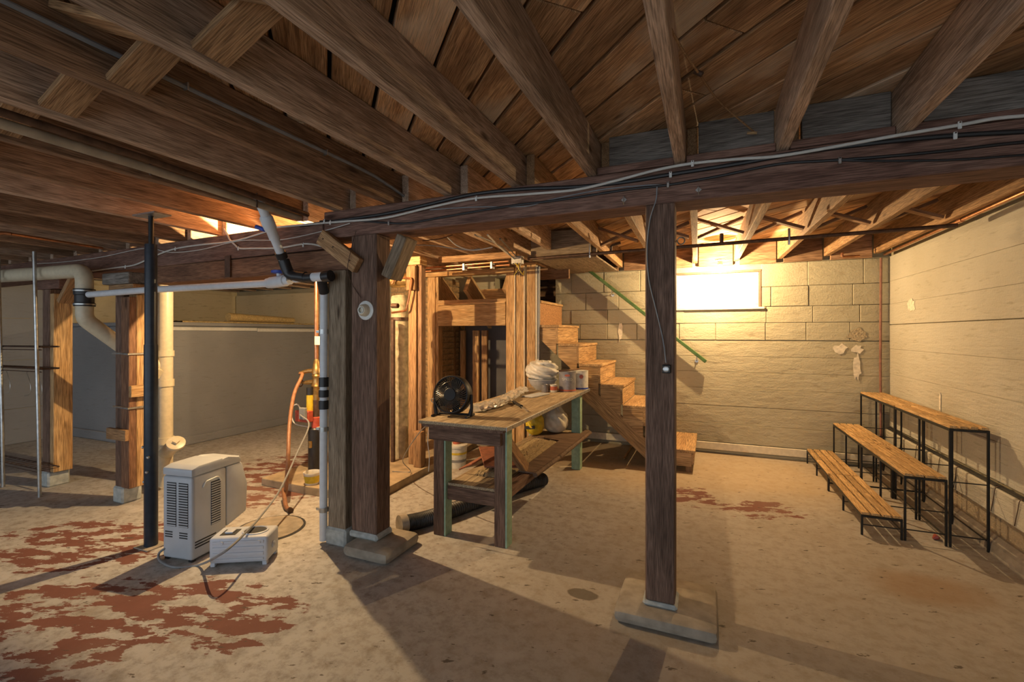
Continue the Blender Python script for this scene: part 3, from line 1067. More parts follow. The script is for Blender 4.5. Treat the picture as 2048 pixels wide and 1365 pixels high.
t = thing('discharge_pipe', 'white plastic discharge pipe with blue valve and black rubber couplings', 'pipe', (-2.2, 2.15, 0))
jx = at(585, 556, 2.12)
a_ = at(186, 587, 2.03)
tube('horizontal_run', [(vx + 0.06, 2.0, 1.62), at(300, 580, 2.06), at(540, 567, 2.12)], 0.024, PVC, t, 16)
va, vb = at(536, 567, 2.12), at(580, 560, 2.12)
tube('valve_body', [va, va + (vb - va) * 0.12, va + (vb - va) * 0.15, va + (vb - va) * 0.8, va + (vb - va) * 0.82, vb], [0.033, 0.033, 0.037, 0.037, 0.030, 0.030], PVC, t, 18)
vm = (va + vb) / 2
tube('valve_stem', [vm, vm + Vector((0, 0, 0.055))], 0.014, PVC, t, 12)
hb = lathe('valve_handle', [(0, 0), (0.03, 0), (0.045, 0.004), (0.045, 0.018), (0.03, 0.024), (0, 0.024)], BLUE, t, Matrix.Translation(vm + Vector((0, 0, 0.05))), 12)
e1, e2 = at(590, 558, 2.12), at(612, 555, 2.12)
tube('black_elbow', fillet_path([at(567, 520, 2.08), at(578, 551, 2.11), e2], 0.05, 6), 0.034, RUBBER, t, 18)
tp = fl(519, 403, 2.075)
bt = at(568, 524, 2.085)
tube('riser', [tp, tp + (bt - tp) * 0.35], 0.026, PVC, t, 16)
tube('check_valve', [tp + (bt - tp) * 0.22, tp + (bt - tp) * 0.25, tp + (bt - tp) * 0.42, tp + (bt - tp) * 0.46, tp + (bt - tp) * 0.60], [0.028, 0.037, 0.037, 0.030, 0.030], PVC, t, 18)
tube('riser', [tp + (bt - tp) * 0.55, bt], 0.0255, PVC, t, 16)
tube('coupling', [tp + (bt - tp) * 0.83, tp + (bt - tp) * 0.93], 0.033, RUBBER, t, 18)
cv = tp + (bt - tp) * 0.40
tube('union_handle', [cv + Vector((-0.02, -0.02, -0.02)), cv + Vector((-0.075, -0.03, 0.0))], 0.013, BLUE, t, 10)
bx('hanger_plate', tp.x - 0.10, tp.x + 0.03, tp.y - 0.02, tp.y + 0.02, 2.078, 2.086, GALV, t, bevel=0.001)
ce = at(655, 553, 2.12)
tube('tee_run', [e1, e2, at(622, 555, 2.12), ce], [0.026, 0.026, 0.029, 0.029], PVC, t, 18)
tube('tee_band', [at(612, 556, 2.12), at(627, 555, 2.12)], 0.032, RUBBER, t, 18)
tube('end_cap', [at(648, 554, 2.12), at(662, 552, 2.12)], 0.034, RUBBER, t, 20)
vpx = at(645, 580, 2.15)
tube('down_collar', [(vpx.x, 2.14, 1.66), (vpx.x - 0.028, 2.19, 1.575)], 0.030, RUBBER, t, 18)
tube('down_pipe', [(vpx.x - 0.028, 2.19, 1.60), (vpx.x - 0.040, 2.197, 0.02)], 0.024, PVC, t, 16)
for za, zb in ((0.985, 1.045), (0.92, 0.965), (0.845, 0.90)):
    tube('coupling', [(vpx.x - 0.033, 2.193, zb), (vpx.x - 0.034, 2.193, za)], 0.030, RUBBER, t, 18)
for z in (1.33, 0.72, 0.215):
    tube('strap', [(vpx.x - 0.034, 2.193, z + 0.014), (vpx.x - 0.034, 2.193, z - 0.014)], 0.028, GALV, t, 18)
    bx('strap_lug', vpx.x - 0.085, vpx.x - 0.052, 2.18, 2.20, z - 0.008, z + 0.008, GALV, t, bevel=0.001)

# ------------------------------------------------------------------ slab, sump, water main
structure_slab = thing('equipment_slab', 'low rough concrete slab behind the posts', 'slab', (-2.95, 3.6, 0))
prism('slab', [(-3.56, 2.82), (-3.05, 2.80), (-2.38, 2.83), (-2.40, 3.2), (-2.46, 4.75), (-3.62, 4.75)], 0.065, SLABM, structure_slab, bevel=0.008)

t = thing('sump_cover', 'round concrete floor cover with a dark joint beside the white tank', 'cover', (-2.72, 2.22, 0))
lathe('cover_disc', [(0, 0.001), (0.205, 0.001), (0.205, 0.006), (0.20, 0.009), (0, 0.010)], CONC, t, Matrix.Translation((-2.72, 2.22, 0)), 40)
lathe('cover_rim', [(0.207, 0.0005), (0.222, 0.0005), (0.222, 0.003), (0.207, 0.003), (0.207, 0.0005)], DARKSLOT, t, Matrix.Translation((-2.72, 2.22, 0)), 40)

mp = fl(633, 938, 0.066)
mx_, my_ = mp.x, mp.y


def zat(yp):
    return at(633, yp, my_).z


t = thing('water_main', 'upright copper water main with brass valves and red backup pump', 'pipe', (mx_, my_, 0.065))
tube('copper_riser', [(mx_, my_, zat(728)), (mx_, my_, 2.05)], 0.019, COPPER, t, 14)
tube('reducer', [(mx_, my_, zat(718)), (mx_, my_, zat(724)), (mx_, my_, zat(736)), (mx_, my_, zat(738)), (mx_, my_, zat(748))], [0.018, 0.026, 0.034, 0.040, 0.040], BRASS, t, 14)
tube('valve_body', [(mx_, my_, zat(748)), (mx_, my_, zat(752)), (mx_, my_, zat(756)), (mx_, my_, zat(768)), (mx_, my_, zat(772)), (mx_, my_, zat(776)), (mx_, my_, zat(800))],
     [0.034, 0.042, 0.034, 0.040, 0.048, 0.036, 0.034], BRASS, t, 14)
tube('hose_bib', [(mx_, my_, zat(741)), (mx_ - 0.09, my_ - 0.03, zat(743)), (mx_ - 0.15, my_ - 0.05, zat(748))], [0.022, 0.018, 0.02], BRASS, t, 10)
tube('side_valve', [(mx_, my_, zat(764)), (mx_ - 0.10, my_ - 0.02, zat(766)), (mx_ - 0.16, my_ - 0.03, zat(767))], [0.024, 0.02, 0.008], BRASS, t, 10)
lathe('valve_wheel', [(0.03, -0.004), (0.04, 0), (0.03, 0.004), (0.026, 0), (0.03, -0.004)], IRON, t, along((mx_ - 0.165, my_ - 0.03, zat(767)), (-1, -0.2, 0)), 14)
tube('iron_pipe', [(mx_, my_, zat(800)), (mx_, my_, 0.066)], 0.033, IRON, t, 14)
tube('yellow_cylinder', [(mx_ - 0.045, my_ - 0.03, zat(775)), (mx_ - 0.045, my_ - 0.03, zat(790))], 0.034, RUBBER, t, 16)
tube('yellow_label', [(mx_ - 0.045, my_ - 0.03, zat(790)), (mx_ - 0.045, my_ - 0.03, zat(822))], 0.034, YELLOW, t, 16)
bx('red_control_box', mx_ - 0.15, mx_ + 0.01, my_ - 0.11, my_ - 0.045, zat(842), zat(820), REDB, t, bevel=0.006)
tube('red_flange', [(mx_, my_, zat(855)), (mx_, my_, zat(835)), (mx_, my_, zat(833))], [0.045, 0.045, 0.03], REDB, t, 14)
tube('pump_body', [(mx_ - 0.015, my_, 0.066), (mx_ - 0.015, my_, zat(858)), (mx_ - 0.015, my_, zat(855))], [0.062, 0.062, 0.05], RUBBER, t, 20)
tube('brass_nipple', [(mx_ - 0.01, my_ - 0.06, zat(893)), (mx_ - 0.01, my_ - 0.062, zat(880))], 0.018, BRASS, t, 10)
bx('power_adapter', mx_ - 0.06, mx_ + 0.01, my_ - 0.15, my_ - 0.115, zat(835), zat(812), CABLEG, t, bevel=0.006)
tube('loop_cable', smooth_path([(mx_ - 0.08, my_ - 0.1, zat(820)), (mx_ - 0.13, my_ - 0.1, zat(808)), (mx_ - 0.2, my_ - 0.1, zat(818)), (mx_ - 0.17, my_ - 0.1, zat(845)), (mx_ - 0.03, my_ - 0.06, zat(853))], 6), 0.006, CABLEW, t, 6)
tg = bx('paper_tag', mx_ + 0.01, mx_ + 0.075, my_ - 0.032, my_ - 0.029, zat(690), zat(673), PAPER, t, bevel=0)

t = thing('garden_hose', 'brown rubber hose hanging from the brass valve to the floor', 'hose', fl(578, 1028))
hp = [Vector((mx_ - 0.15, my_ - 0.05, zat(748))), at(604, 752, my_ - 0.1), at(588, 790, my_ - 0.25), at(579, 850, my_ - 0.45), at(576, 920, my_ - 0.6), at(571, 985, 2.62), Vector((*fl(567, 1003)[:2], 0.09)), Vector((*fl(572, 1020)[:2], 0.025)), Vector((*fl(580, 1026)[:2], 0.02))]
tube('hose', smooth_path(hp, 8), 0.0155, HOSE, t, 10)
tube('hose_coupling', [hp[-1] + (hp[-2] - hp[-1]) * 0.05, hp[-1] + (hp[-1] - hp[-2]).normalized() * 0.02], 0.02, IRON, t, 10)

tb = fl(624, 968, 0.066)
t = thing('plastic_tub', 'small white food tub with a yellow printed side on the slab', 'tub', tb)
lathe('tub_wall', [(0, 0.066), (0.052, 0.066), (0.066, 0.155), (0.069, 0.158), (0.069, 0.166), (0.065, 0.166), (0.060, 0.150), (0.05, 0.072), (0, 0.072)], BAGW, t, Matrix.Translation((tb.x, tb.y, 0)), 24)
lathe('printed_band', [(0.0555, 0.082), (0.0645, 0.14), (0.0640, 0.14), (0.0550, 0.082), (0.0555, 0.082)], YELLOW, t, Matrix.Translation((tb.x, tb.y, 0)), 24)

# ------------------------------------------------------------------ dehumidifier
dv = thing('dehumidifier', 'white portable dehumidifier with louvred vents, its water tank pulled out', 'dehumidifier', fl(325, 1119), R(8.5))
DM = wmat(dv)


def dbox(name, x0, x1, y0, y1, z0, z1, m, parent, bevel=0.006, seg=2):
    return add(name, box_mesh(x1 - x0, y1 - y0, z1 - z0, m, bevel, seg), None, parent, DM @ Matrix.Translation(((x0 + x1) / 2, (y0 + y1) / 2, (z0 + z1) / 2)))


DW, DD, DH = 0.215, 0.235, 0.49
dbox('housing', 0, DW, 0, DD, 0.012, DH, APPL, dv, 0.014, 3)
prism('top_cover', [(0.0, DH + 0.002), (DD + 0.115, DH + 0.002), (DD + 0.10, DH + 0.045), (DD + 0.01, DH + 0.05), (DD - 0.03, DH + 0.062), (0.05, DH + 0.06), (0.0, DH + 0.045)], DW, APPL, dv,
      DM @ Matrix(((0, 0, 1, 0), (1, 0, 0, 0), (0, 1, 0, 0), (0, 0, 0, 1))), bevel=0.008, smooth=True)
prism('front_cover', [(DD + 0.003, 0.115), (DD + 0.155, 0.16), (DD + 0.165, 0.34), (DD + 0.12, DH - 0.001), (DD + 0.003, DH - 0.001)], DW - 0.004, APPL, dv,
      DM @ Matrix(((0, 0, 1, 0.002), (1, 0, 0, 0), (0, 1, 0, 0), (0, 0, 0, 1))), bevel=0.010, smooth=True)
for x0 in (0.035, 0.122):
    gr = dbox('rear_grille', x0, x0 + 0.068, -0.003, 0.002, 0.20, 0.455, DARKSLOT, dv, 0.001, 1)  # dark backing paints the shade between the louvres
    for k in range(17):
        z = 0.203 + k * 0.0150
        dbox('louvre', x0, x0 + 0.068, -0.006, -0.0005, z, z + 0.0075, APPL, gr, 0.0015, 1)
sg = dbox('side_grille', DW - 0.002, DW + 0.003, 0.125, 0.19, 0.17, 0.43, DARKSLOT, dv, 0.001, 1)  # dark backing here too, for the shade behind the louvres
for k in range(18):
    z = 0.173 + k * 0.0143
    dbox('louvre', DW + 0.0005, DW + 0.006, 0.125, 0.19, z, z + 0.0072, APPL, sg, 0.0015, 1)
for x0, x1 in ((0.02, 0.075), (0.125, 0.185)):
    for k in range(3):
        dbox('low_slot_shade', x0, x1, -0.002, 0.002, 0.135 + k * 0.014, 0.142 + k * 0.014, DARKSLOT, dv, 0.001, 1)  # flat dark strips painted as the shade of slots
for k in range(3):
    dbox('low_slot_shade', DW - 0.002, DW + 0.002, 0.02, 0.16, 0.075 + k * 0.016, 0.083 + k * 0.016, DARKSLOT, dv, 0.001, 1)  # same dark strips on the side, slot shade by colour alone
tube('carry_handle', [DM @ Vector(p) for p in fillet_path([(DW + 0.004, 0.07, 0.415), (DW + 0.006, 0.085, 0.445), (DW + 0.006, 0.17, 0.452), (DW + 0.004, 0.19, 0.42)], 0.02)], 0.004, WHITE, dv, 6)
for x, y in ((0.02, 0.02), (DW - 0.02, 0.02), (0.02, DD - 0.02), (DW - 0.02, DD - 0.02)):
    dbox('foot', x - 0.014, x + 0.014, y - 0.014, y + 0.014, 0.0, 0.014, RUBBER, dv, 0.003, 1)

tk = thing('water_tank', 'white ribbed plastic water tank lying on the floor by the dehumidifier', 'water tank', fl(417, 1137), R(29))
DM = wmat(tk)
TW, TD, TH = 0.315, 0.165, 0.165
dbox('tank_body', 0, TW, 0, TD, 0.018, TH, APPL2, tk, 0.016, 3)
for z in (0.128, 0.095, 0.062, 0.036):
    dbox('rib', 0.02, TW - 0.02, -0.005, 0.006, z, z + 0.018 if z > 0.04 else z + 0.012, APPL2, tk, 0.003, 2)
lathe('round_opening', [(0.052, -0.003), (0.060, 0.0), (0.060, 0.005), (0.054, 0.007), (0.050, 0.003), (0.052, -0.003)], APPL2, tk, DM @ Matrix.Translation((0.215, 0.085, TH)) @ Matrix.Diagonal((1.2, 1, 1, 1)), 32)
lathe('opening_shade', [(0, 0.001), (0.052, 0.001), (0.052, 0.002), (0, 0.002)], DARKSLOT, tk, DM @ Matrix.Translation((0.215, 0.085, TH)) @ Matrix.Diagonal((1.2, 1, 1, 1)), 32)  # flat dark disc, paints the shade of the hole
dbox('float_shade', 0.04, 0.125, 0.035, 0.115, TH - 0.002, TH + 0.002, DARKSLOT, tk, 0.001, 1)  # flat dark patch, paints the shade around the float
dbox('float', 0.06, 0.105, 0.05, 0.10, TH + 0.002, TH + 0.012, APPL2, tk, 0.004, 2)
lathe('drain_plug', [(0, 0), (0.02, 0), (0.02, 0.006), (0.012, 0.01), (0, 0.01)], APPL2, tk, along(DM @ Vector((TW, 0.08, 0.085)), DM.to_3x3() @ Vector((1, 0, 0))), 18)
for x in (0.07, TW - 0.045):
    lathe('boss', [(0, 0), (0.010, 0), (0.010, 0.004), (0, 0.004)], APPL2, tk, along(DM @ Vector((x, -0.005, 0.137)), DM.to_3x3() @ Vector((0, -1, 0))), 14)
for x in (0.018, TW - 0.018):
    for y in (0.018, TD - 0.018):
        dbox('foot', x - 0.013, x + 0.013, y - 0.013, y + 0.013, 0.0, 0.022, APPL2, tk, 0.003, 1)

t = thing('extension_cord', 'grey extension cord sagging from the pump to the dehumidifier', 'cord', fl(380, 1134))
cp = [Vector((mx_ - 0.03, my_ - 0.16, zat(825))), at(618, 850, 3.0), at(595, 905, 2.65), at(560, 980, 2.3), at(520, 1035, 2.0), at(497, 1060, 1.84), at(468, 1089, 1.68), at(440, 1110, 1.62), fl(400, 1130, 0.012), fl(350, 1135, 0.008), fl(322, 1124, 0.008), fl(317, 1111, 0.02), fl(322, 1103, 0.05), Vector((-2.905, 1.69, 0.07))]
tube('cord', smooth_path(cp, 8), 0.0065, CABLEG, t, 8)

# ------------------------------------------------------------------ chimney and the gear in front of it
ch = thing('chimney', 'old brick chimney with rough parging behind the posts', 'chimney', (-3.35, 5.05, 0.0))
CX0, CX1, CY0, CY1 = -3.76, -2.98, 4.85, 5.25
bx('mortar_core', CX0 + 0.006, CX1 - 0.006, CY0 + 0.006, CY1 - 0.006, 0.0, 2.01, MORTAR, ch, bevel=0)
z = 0.005
rr_ = 0
while z < 1.94:
    off = 0.0 if rr_ % 2 else -0.105
    x = CX0 + off
    while x < CX1 - 0.02:
        a, b_ = max(x, CX0), min(x + 0.20, CX1)
        if b_ - a > 0.04:
            bx('brick', a, b_, CY0 - random.uniform(0, 0.006), CY0 + 0.05, z, z + 0.06, BRICK, ch, bevel=0.005)
        x += 0.21
    y = CY0 + 0.055
    while y < CY1 - 0.03:
        b_ = min(y + 0.17, CY1)
        bx('brick', CX1 - 0.05, CX1 + random.uniform(0, 0.005), y, b_, z, z + 0.06, BRICK, ch, bevel=0.005)
        y += 0.18
    z += 0.071
    rr_ += 1

fx, fy = at(802, 700, 3.88).x, 3.86
t = thing('flue_pipe', 'plastered upright flue pipe in front of the brick chimney', 'pipe', (fx, fy, 0.065))
bm = bmesh.new()
pp, rs = [], []
for k in range(40):
    pp.append((fx + random.uniform(-0.003, 0.003), fy, 0.066 + (1.70 - 0.066) * k / 39))
    rs.append(0.085 + random.uniform(-0.006, 0.006))
tube('plaster_jacket', pp, rs, PARGE, t, 18)
tube('pipe_band', [(fx, fy, 1.45), (fx, fy, 1.48)], 0.1, IRON, t, 18)

t = thing('expansion_tank', 'small copper tank with looping pipes high beside the chimney', 'tank', (at(800, 562, 3.72).x, 3.72, 1.72))
c0, c1 = at(783, 562, 3.72), at(822, 560, 3.72)
tube('tank_shell', [c0, c0 + (c1 - c0) * 0.06, c0 + (c1 - c0) * 0.94, c1], [0.045, 0.07, 0.07, 0.045], BRASS, t, 20)
tube('copper_loop', fillet_path([at(784, 568, 3.62), at(788, 560, 3.62), at(797, 556, 3.62), at(824, 557, 3.62), at(818, 595, 3.62), at(812, 622, 3.62), at(784, 626, 3.66)], 0.03), 0.010, COPPER, t, 8)
tube('valve', [at(784, 612, 3.64), at(796, 612, 3.64)], 0.024, IRON, t, 10)
tube('down_pipe', [at(786, 640, 3.68), Vector((at(786, 640, 3.68).x, 3.68, 0.066))], 0.022, IRON, t, 10)
tube('tank_bracket', [c0 + Vector((0.04, 0, 0.07)), c0 + Vector((0.04, 0, 0.34))], 0.006, IRON, t, 6)

t = thing('timber_upright', 'worn brown upright timber beside the flue with a sawn stub at its foot', 'post', (-2.57, 3.72, 0.065))
bx('shaft', -2.64, -2.55, 3.67, 3.75, 0.066, 1.97, W_OLDP, t, bevel=0.004)
bx('side_ply', -2.548, -2.505, 3.69, 3.765, 0.066, 1.97, W_DARK, t, bevel=0.003)
bx('scab_block', -2.645, -2.545, 3.64, 3.668, 1.73, 1.96, W_OLDP, t, bevel=0.004)
bx('cap_block', -2.72, -2.50, 3.66, 3.78, 1.972, 2.05, W_NEW, t, bevel=0.004)
bx('stub', -2.535, -2.45, 3.60, 3.665, 0.066, 0.40, W_OLDP, t, bevel=0.004)

# ------------------------------------------------------------------ stud framing under the upper stair flight
cf = thing('stud_frame', 'open pine stud framing with a wide header board beside the stairs', 'stud frame', (-2.5, 4.66, 0))
YS = 4.63


def fx_(px, Y=YS):
    return at(px, 600, Y).x


ZT = 1.985
xl0, xl1 = fx_(855), fx_(870)
xr0, xr1 = fx_(1012), fx_(1029)
bx('stud', xl0, xl1, YS, YS + 0.04, 0.066, ZT - 0.002, W_NEW, cf)
bx('stud', xl1 + 0.002, xl1 + 0.04, YS + 0.01, YS + 0.10, 0.066, ZT - 0.002, W_NEW, cf)
bx('top_plate', xl0 - 0.06, xr1, YS - 0.02, YS + 0.09, ZT, ZT + 0.05, W_NEW, cf)
bx('header_board', xl1 + 0.042, xr0 - 0.003, YS - 0.01, YS + 0.03, 1.405, 1.645, W_NEW, cf)
bx('ledger', xl1 + 0.042, xr0 - 0.003, YS + 0.005, YS + 0.045, 1.647, 1.705, W_NEW, cf)
bx('plate_strip', xl1 + 0.042, xr0 - 0.003, YS - 0.018, YS + 0.003, 1.647, 1.668, W_NEW, cf)
for px in (868, 926, 1004):
    x = fx_(px) + 0.02
    plank('stair_stringer', (x, YS + 0.07, 1.90), (x, YS + 0.75, 1.46), 0.05, 0.22, W_NEW, cf)
bx('back_board', xl1, xr0 - 0.1, YS + 0.80, YS + 0.83, 1.62, 1.90, W_NEW, cf)
bx('back_board', xl1, xr0 - 0.1, YS + 0.80, YS + 0.83, 1.36, 1.61, W_OLDP, cf)
for px, wpx, Y, m in ((890, 8, 5.10, W_OLDP), (899, 10, 5.12, W_OLDP), (920, 9, 5.15, W_NEW), (945, 12, 5.10, W_NEW), (963, 11, 5.10, W_OLDP)):
    bx('stud', fx_(px, Y), fx_(px + wpx, Y), Y, Y + 0.04, 0.0, 1.355, m, cf)
bx('stud', xr0, xr1, YS, YS + 0.04, 0.0, ZT - 0.002, W_NEW, cf)
bx('stud', fx_(1031), fx_(1048), YS + 0.005, YS + 0.03, 0.0, ZT + 0.075, W_NEW, cf)
bx('stud', fx_(1053), fx_(1070), YS + 0.005, YS + 0.03, 0.0, ZT + 0.075, W_NEW, cf)
bx('plastic_edge', fx_(1029.5), fx_(1031), YS - 0.012, YS + 0.03, 0.3, ZT - 0.01, CREAMTRIM, cf, bevel=0)
bx('plastic_edge', fx_(1048.3), fx_(1050), YS - 0.012, YS + 0.03, 0.72, ZT + 0.06, CREAMTRIM, cf, bevel=0)
bx('plasterboard', fx_(1071), fx_(1074), YS, YS + 0.03, 0.0, ZT + 0.06, CREAMTRIM, cf, bevel=0.001)
bx('plasterboard', fx_(1075), fx_(1078.5), YS, YS + 0.03, 0.0, ZT + 0.05, LEDGEM, cf, bevel=0.001)
bx('tie_plate', fx_(1031), fx_(1072), YS - 0.01, YS + 0.06, ZT + 0.077, ZT + 0.10, W_NEW, cf)
bx('grey_panel', fx_(930, 5.3), fx_(1030, 5.3), 5.3, 5.32, 0.0, 1.62, GREYPANEL, cf, bevel=0)

t = thing('copper_pipe_pair', 'pair of horizontal copper pipes above the stud framing', 'pipe', (-2.1, 3.95, 1.97))
for z, y in ((1.985, 3.96), (1.955, 3.985)):
    tube('copper_pipe', [(-2.78, y, z - 0.005), (-1.72, y, z + 0.012)], 0.011, COPPER, t, 10)
for x in (-2.2, -1.9):
    bx('pipe_strap', x, x + 0.02, 3.94, 4.0, 1.935, 2.0, GALV, t, bevel=0.001)
bx('timber_ledger', -2.45, -1.62, 3.90, 3.94, 2.015, 2.075, W_OLDP, t)

jb = at(1035, 521, 3.86)
t = thing('junction_box', 'galvanised junction box with loose yellow and black wires under the joists', 'junction box', jb)
bx('box', jb.x - 0.05, jb.x + 0.05, jb.y - 0.03, jb.y + 0.03, jb.z - 0.035, jb.z + 0.035, GALV, t, bevel=0.003)
for k in range(5):
    p = jb + Vector((-0.03 + 0.02 * k, -0.033, -0.03))
    tube('wire', smooth_path([p, p + Vector((random.uniform(-0.03, 0.05), -0.02, -0.05)), p + Vector((random.uniform(-0.05, 0.06), -0.01, -0.11)), p + Vector((random.uniform(-0.02, 0.06), 0, -0.06 + random.uniform(-0.03, 0.05)))], 6), 0.003, YELLOW if k % 2 else CABLEB, t, 5)
for k, (a, b_, c) in enumerate((((975, 470), (1005, 500), (1025, 515)), ((1000, 478), (1018, 497), (1032, 513)), ((950, 470), (1000, 492), (1028, 518)))):
    tube('feed_cable', smooth_path([Vector((q.x, q.y, min(q.z, 2.055))) for q in (at(*a, 2.7), at(*b_, 3.3), at(*c, 3.83))], 6), 0.005, (CABLEW, CABLEB, CABLEG)[k], t, 6)

t = thing('loose_wiring', 'thin loose wires sagging under the joists behind the girder', 'wires', at(900, 490, 2.9))
for k, pts in enumerate((((828, 490), (870, 492), (930, 500), (960, 498)), ((895, 475), (915, 492), (945, 501), (985, 495)), ((845, 482), (880, 478), (905, 470)))):
    tube('wire', smooth_path([at(x, y, 2.75 + 0.05 * i) for i, (x, y) in enumerate(pts)], 6), 0.004, (CABLEG, CABLEW, IRON)[k], t, 5)

# ------------------------------------------------------------------ stairs
st = thing('staircase', 'plain wooden staircase with closed risers along the back wall', 'stairs', (-0.8, 5.1, 0))
ys0, ys1 = 4.67, 5.49
steps = [(-0.117, 0.212), (-0.34, 0.405), (-0.562, 0.602), (-0.781, 0.803), (-1.005, 1.004), (-1.23, 1.208), (-1.455, 1.41)]
TT = 0.028
for i, (xf, z) in enumerate(steps):
    xb = steps[i + 1][0] if i + 1 < len(steps) else -1.66
    zlow = steps[i - 1][1] if i else 0.075
    bx('tread', xb - 0.0, xf + 0.012, ys0 - 0.012, ys1, z - TT, z, W_STAIR, st, bevel=0.004)
    bx('riser', xf - 0.022, xf - 0.001, ys0, ys1, zlow + 0.001, z - TT - 0.001, W_STAIR, st, bevel=0.001)
    if i:
        # closed side panel under this tread, cut to the slope
        x0, x1 = xb, xf - 0.023
        s = (steps[5][1] - steps[1][1]) / (steps[5][0] - steps[1][0])
        zl = lambda x: max(0.02, steps[2][1] - 0.335 + s * (x - steps[2][0]))
        prism('side_panel', [(x0 + 0.001, zl(x0)), (x1, zl(x1)), (x1, z - TT - 0.001), (x0 + 0.001, z - TT - 0.001)], 0.022, W_STAIR, st,
              Matrix(((1, 0, 0, 0), (0, 0, 1, ys0 + 0.001), (0, 1, 0, 0), (0, 0, 0, 1))))
bx('bottom_step_side', -0.36, -0.14, ys0, ys0 + 0.025, 0.055, 0.183, W_STAIR, st, bevel=0.002)
bx('bottom_step_side', -0.36, -0.14, ys1 - 0.03, ys1, 0.0, 0.183, W_STAIR, st, bevel=0.002)
for y0 in (ys0 + 0.002, ys1 - 0.06):
    bx('bottom_step_foot', -0.19, -0.14, y0, y0 + 0.05, 0.0, 0.074, W_OLDP, st, bevel=0.002)
pa_, pb_ = at(1166, 780, 4.70), at(1300, 908, 4.70)
plank('support_stringer', pa_ + Vector((-0.18, 0.0, 0.165)), (-0.50, 4.70, 0.13), 0.04, 0.15, W_STAIR, st, up=(0.66, 0, 0.75))
bx('upper_riser', -1.685, -1.662, ys0, ys1, 1.385, 1.645, OSB, st, bevel=0.001)
bx('upper_tread', -1.96, -1.645, ys0 + 0.005, ys1, 1.647, 1.675, W_STAIR, st, bevel=0.003)

t = thing('handrail', 'green painted sloping handrail fixed along the back wall', 'handrail', (-0.7, 5.44, 1.0))
ra, rb = at(1166, 532, 5.43), at(1412, 724, 5.43)
dr = (rb - ra).normalized()
plank('rail', ra - dr * 0.15, rb, 0.05, 0.036, RAILG, t, bevel=0.004)
for k in (0.25, 0.93):
    p = ra + (rb - ra) * k
    tube('bracket', [p + Vector((0, 0.01, -0.018)), p + Vector((0, 0.01, -0.06)), p + Vector((0, 0.075, -0.075))], 0.006, GALV, t, 8)
    lathe('bracket_rose', [(0, 0), (0.018, 0), (0.018, 0.005), (0, 0.006)], GALV, t, along(p + Vector((0, 0.082, -0.076)), (0, -1, 0)), 12)

# ------------------------------------------------------------------ slatted benches
def bench(name, label, x0, x1, y0, y1, h, group):
    t = thing(name, label, 'bench', ((x0 + x1) / 2, (y0 + y1) / 2, 0), 0, group)
    s = 0.012
    ym = (y0 + y1) / 2
    for x in (x0 + s / 2, x1 - s / 2):
        bx('top_rail', x - s / 2, x + s / 2, y0, y1, h - 0.030, h - 0.012, BLACKM, t, bevel=0.001)
    for y in (y0 + s / 2, ym, y1 - s / 2):
        bx('cross_rail', x0 + s, x1 - s, y - s / 2, y + s / 2, h - 0.028, h - 0.014, BLACKM, t, bevel=0.001)
        for x in (x0 + s / 2, x1 - s / 2):
            bx('leg', x - s / 2, x + s / 2, y - s / 2, y + s / 2, 0.0, h - 0.030, BLACKM, t, bevel=0.001)
        bx('stretcher', x0 + s, x1 - s, y - 0.003, y + 0.003, min(0.07, h * 0.45), min(0.07, h * 0.45) + 0.006, BLACKM, t, bevel=0)
        if h > 0.6:
            bx('stretcher', x0 + s, x1 - s, y - 0.003, y + 0.003, 0.40, 0.406, BLACKM, t, bevel=0)
    bx('stretcher', x1 - s / 2 - 0.003, x1 - s / 2 + 0.003, y0 + s, y1 - s, min(0.06, h * 0.4), min(0.06, h * 0.4) + 0.005, BLACKM, t, bevel=0)
    n = 4
    g = 0.014
    w = (x1 - x0 - 2 * 0.003 - g * (n - 1)) / n
    for a, b_ in ((y0 + 0.002, ym - 0.0015), (ym + 0.0015, y1 - 0.002)):
        for k in range(n):
            xa = x0 + 0.003 + k * (w + g)
            bx('slat', xa, xa + w, a, b_, h - 0.012, h + random.uniform(0.003, 0.005), W_BENCH, t, bevel=0.002)
    return t


ymid = 4.575
for nm, h, xn0, xn1, grp in (('low', 0.145, 0.925, 1.145, 'low'), ('middle-height', 0.425, 1.150, 1.365, 'mid'), ('tall', 0.745, 1.372, 1.562, 'tall')):
    bench('slatted_bench', nm + ' slatted wooden bench on thin black legs, far one nearer the back wall', xn0, xn1, ymid + 0.004, 5.465, h, 'slatted benches by the right wall')
    bench('slatted_bench', nm + ' slatted wooden bench on thin black legs, near one of its row', xn0, xn1, 3.665, ymid - 0.004, h, 'slatted benches by the right wall')

t = thing('wall_cable', 'two black cables lying along the ledge of the right wall', 'cable', (1.62, 4.2, 0.4))
for k, x in enumerate((1.586, 1.602)):
    tube('cable', smooth_path([(x, 5.45, 0.41 + 0.012 * k), (x + 0.004, 4.8, 0.409), (x, 4.1, 0.412), (x + 0.003, 3.4, 0.409), (x, 2.6, 0.41), (x, 1.5, 0.41)], 6), 0.008, CABLEB, t, 8)
for k in range(7):
    y = 3.0 + k * 0.33 + random.uniform(-0.08, 0.08)
    tube('tie_wire', smooth_path([(1.605, y, 0.415), (1.570, y + 0.01, 0.41), (1.567, y + 0.03, 0.34), (1.568, y + 0.06, 0.25)], 5), 0.0022, IRON, t, 5)
t = thing('corner_rod', 'rusty red rod standing upright in the back right corner', 'rod', (1.535, 5.47, 0))
tube('rod', [(1.545, 5.485, 0.0), (1.538, 5.485, 1.0), (1.543, 5.485, 2.05)], 0.011, BROWNTRIM, t, 8)
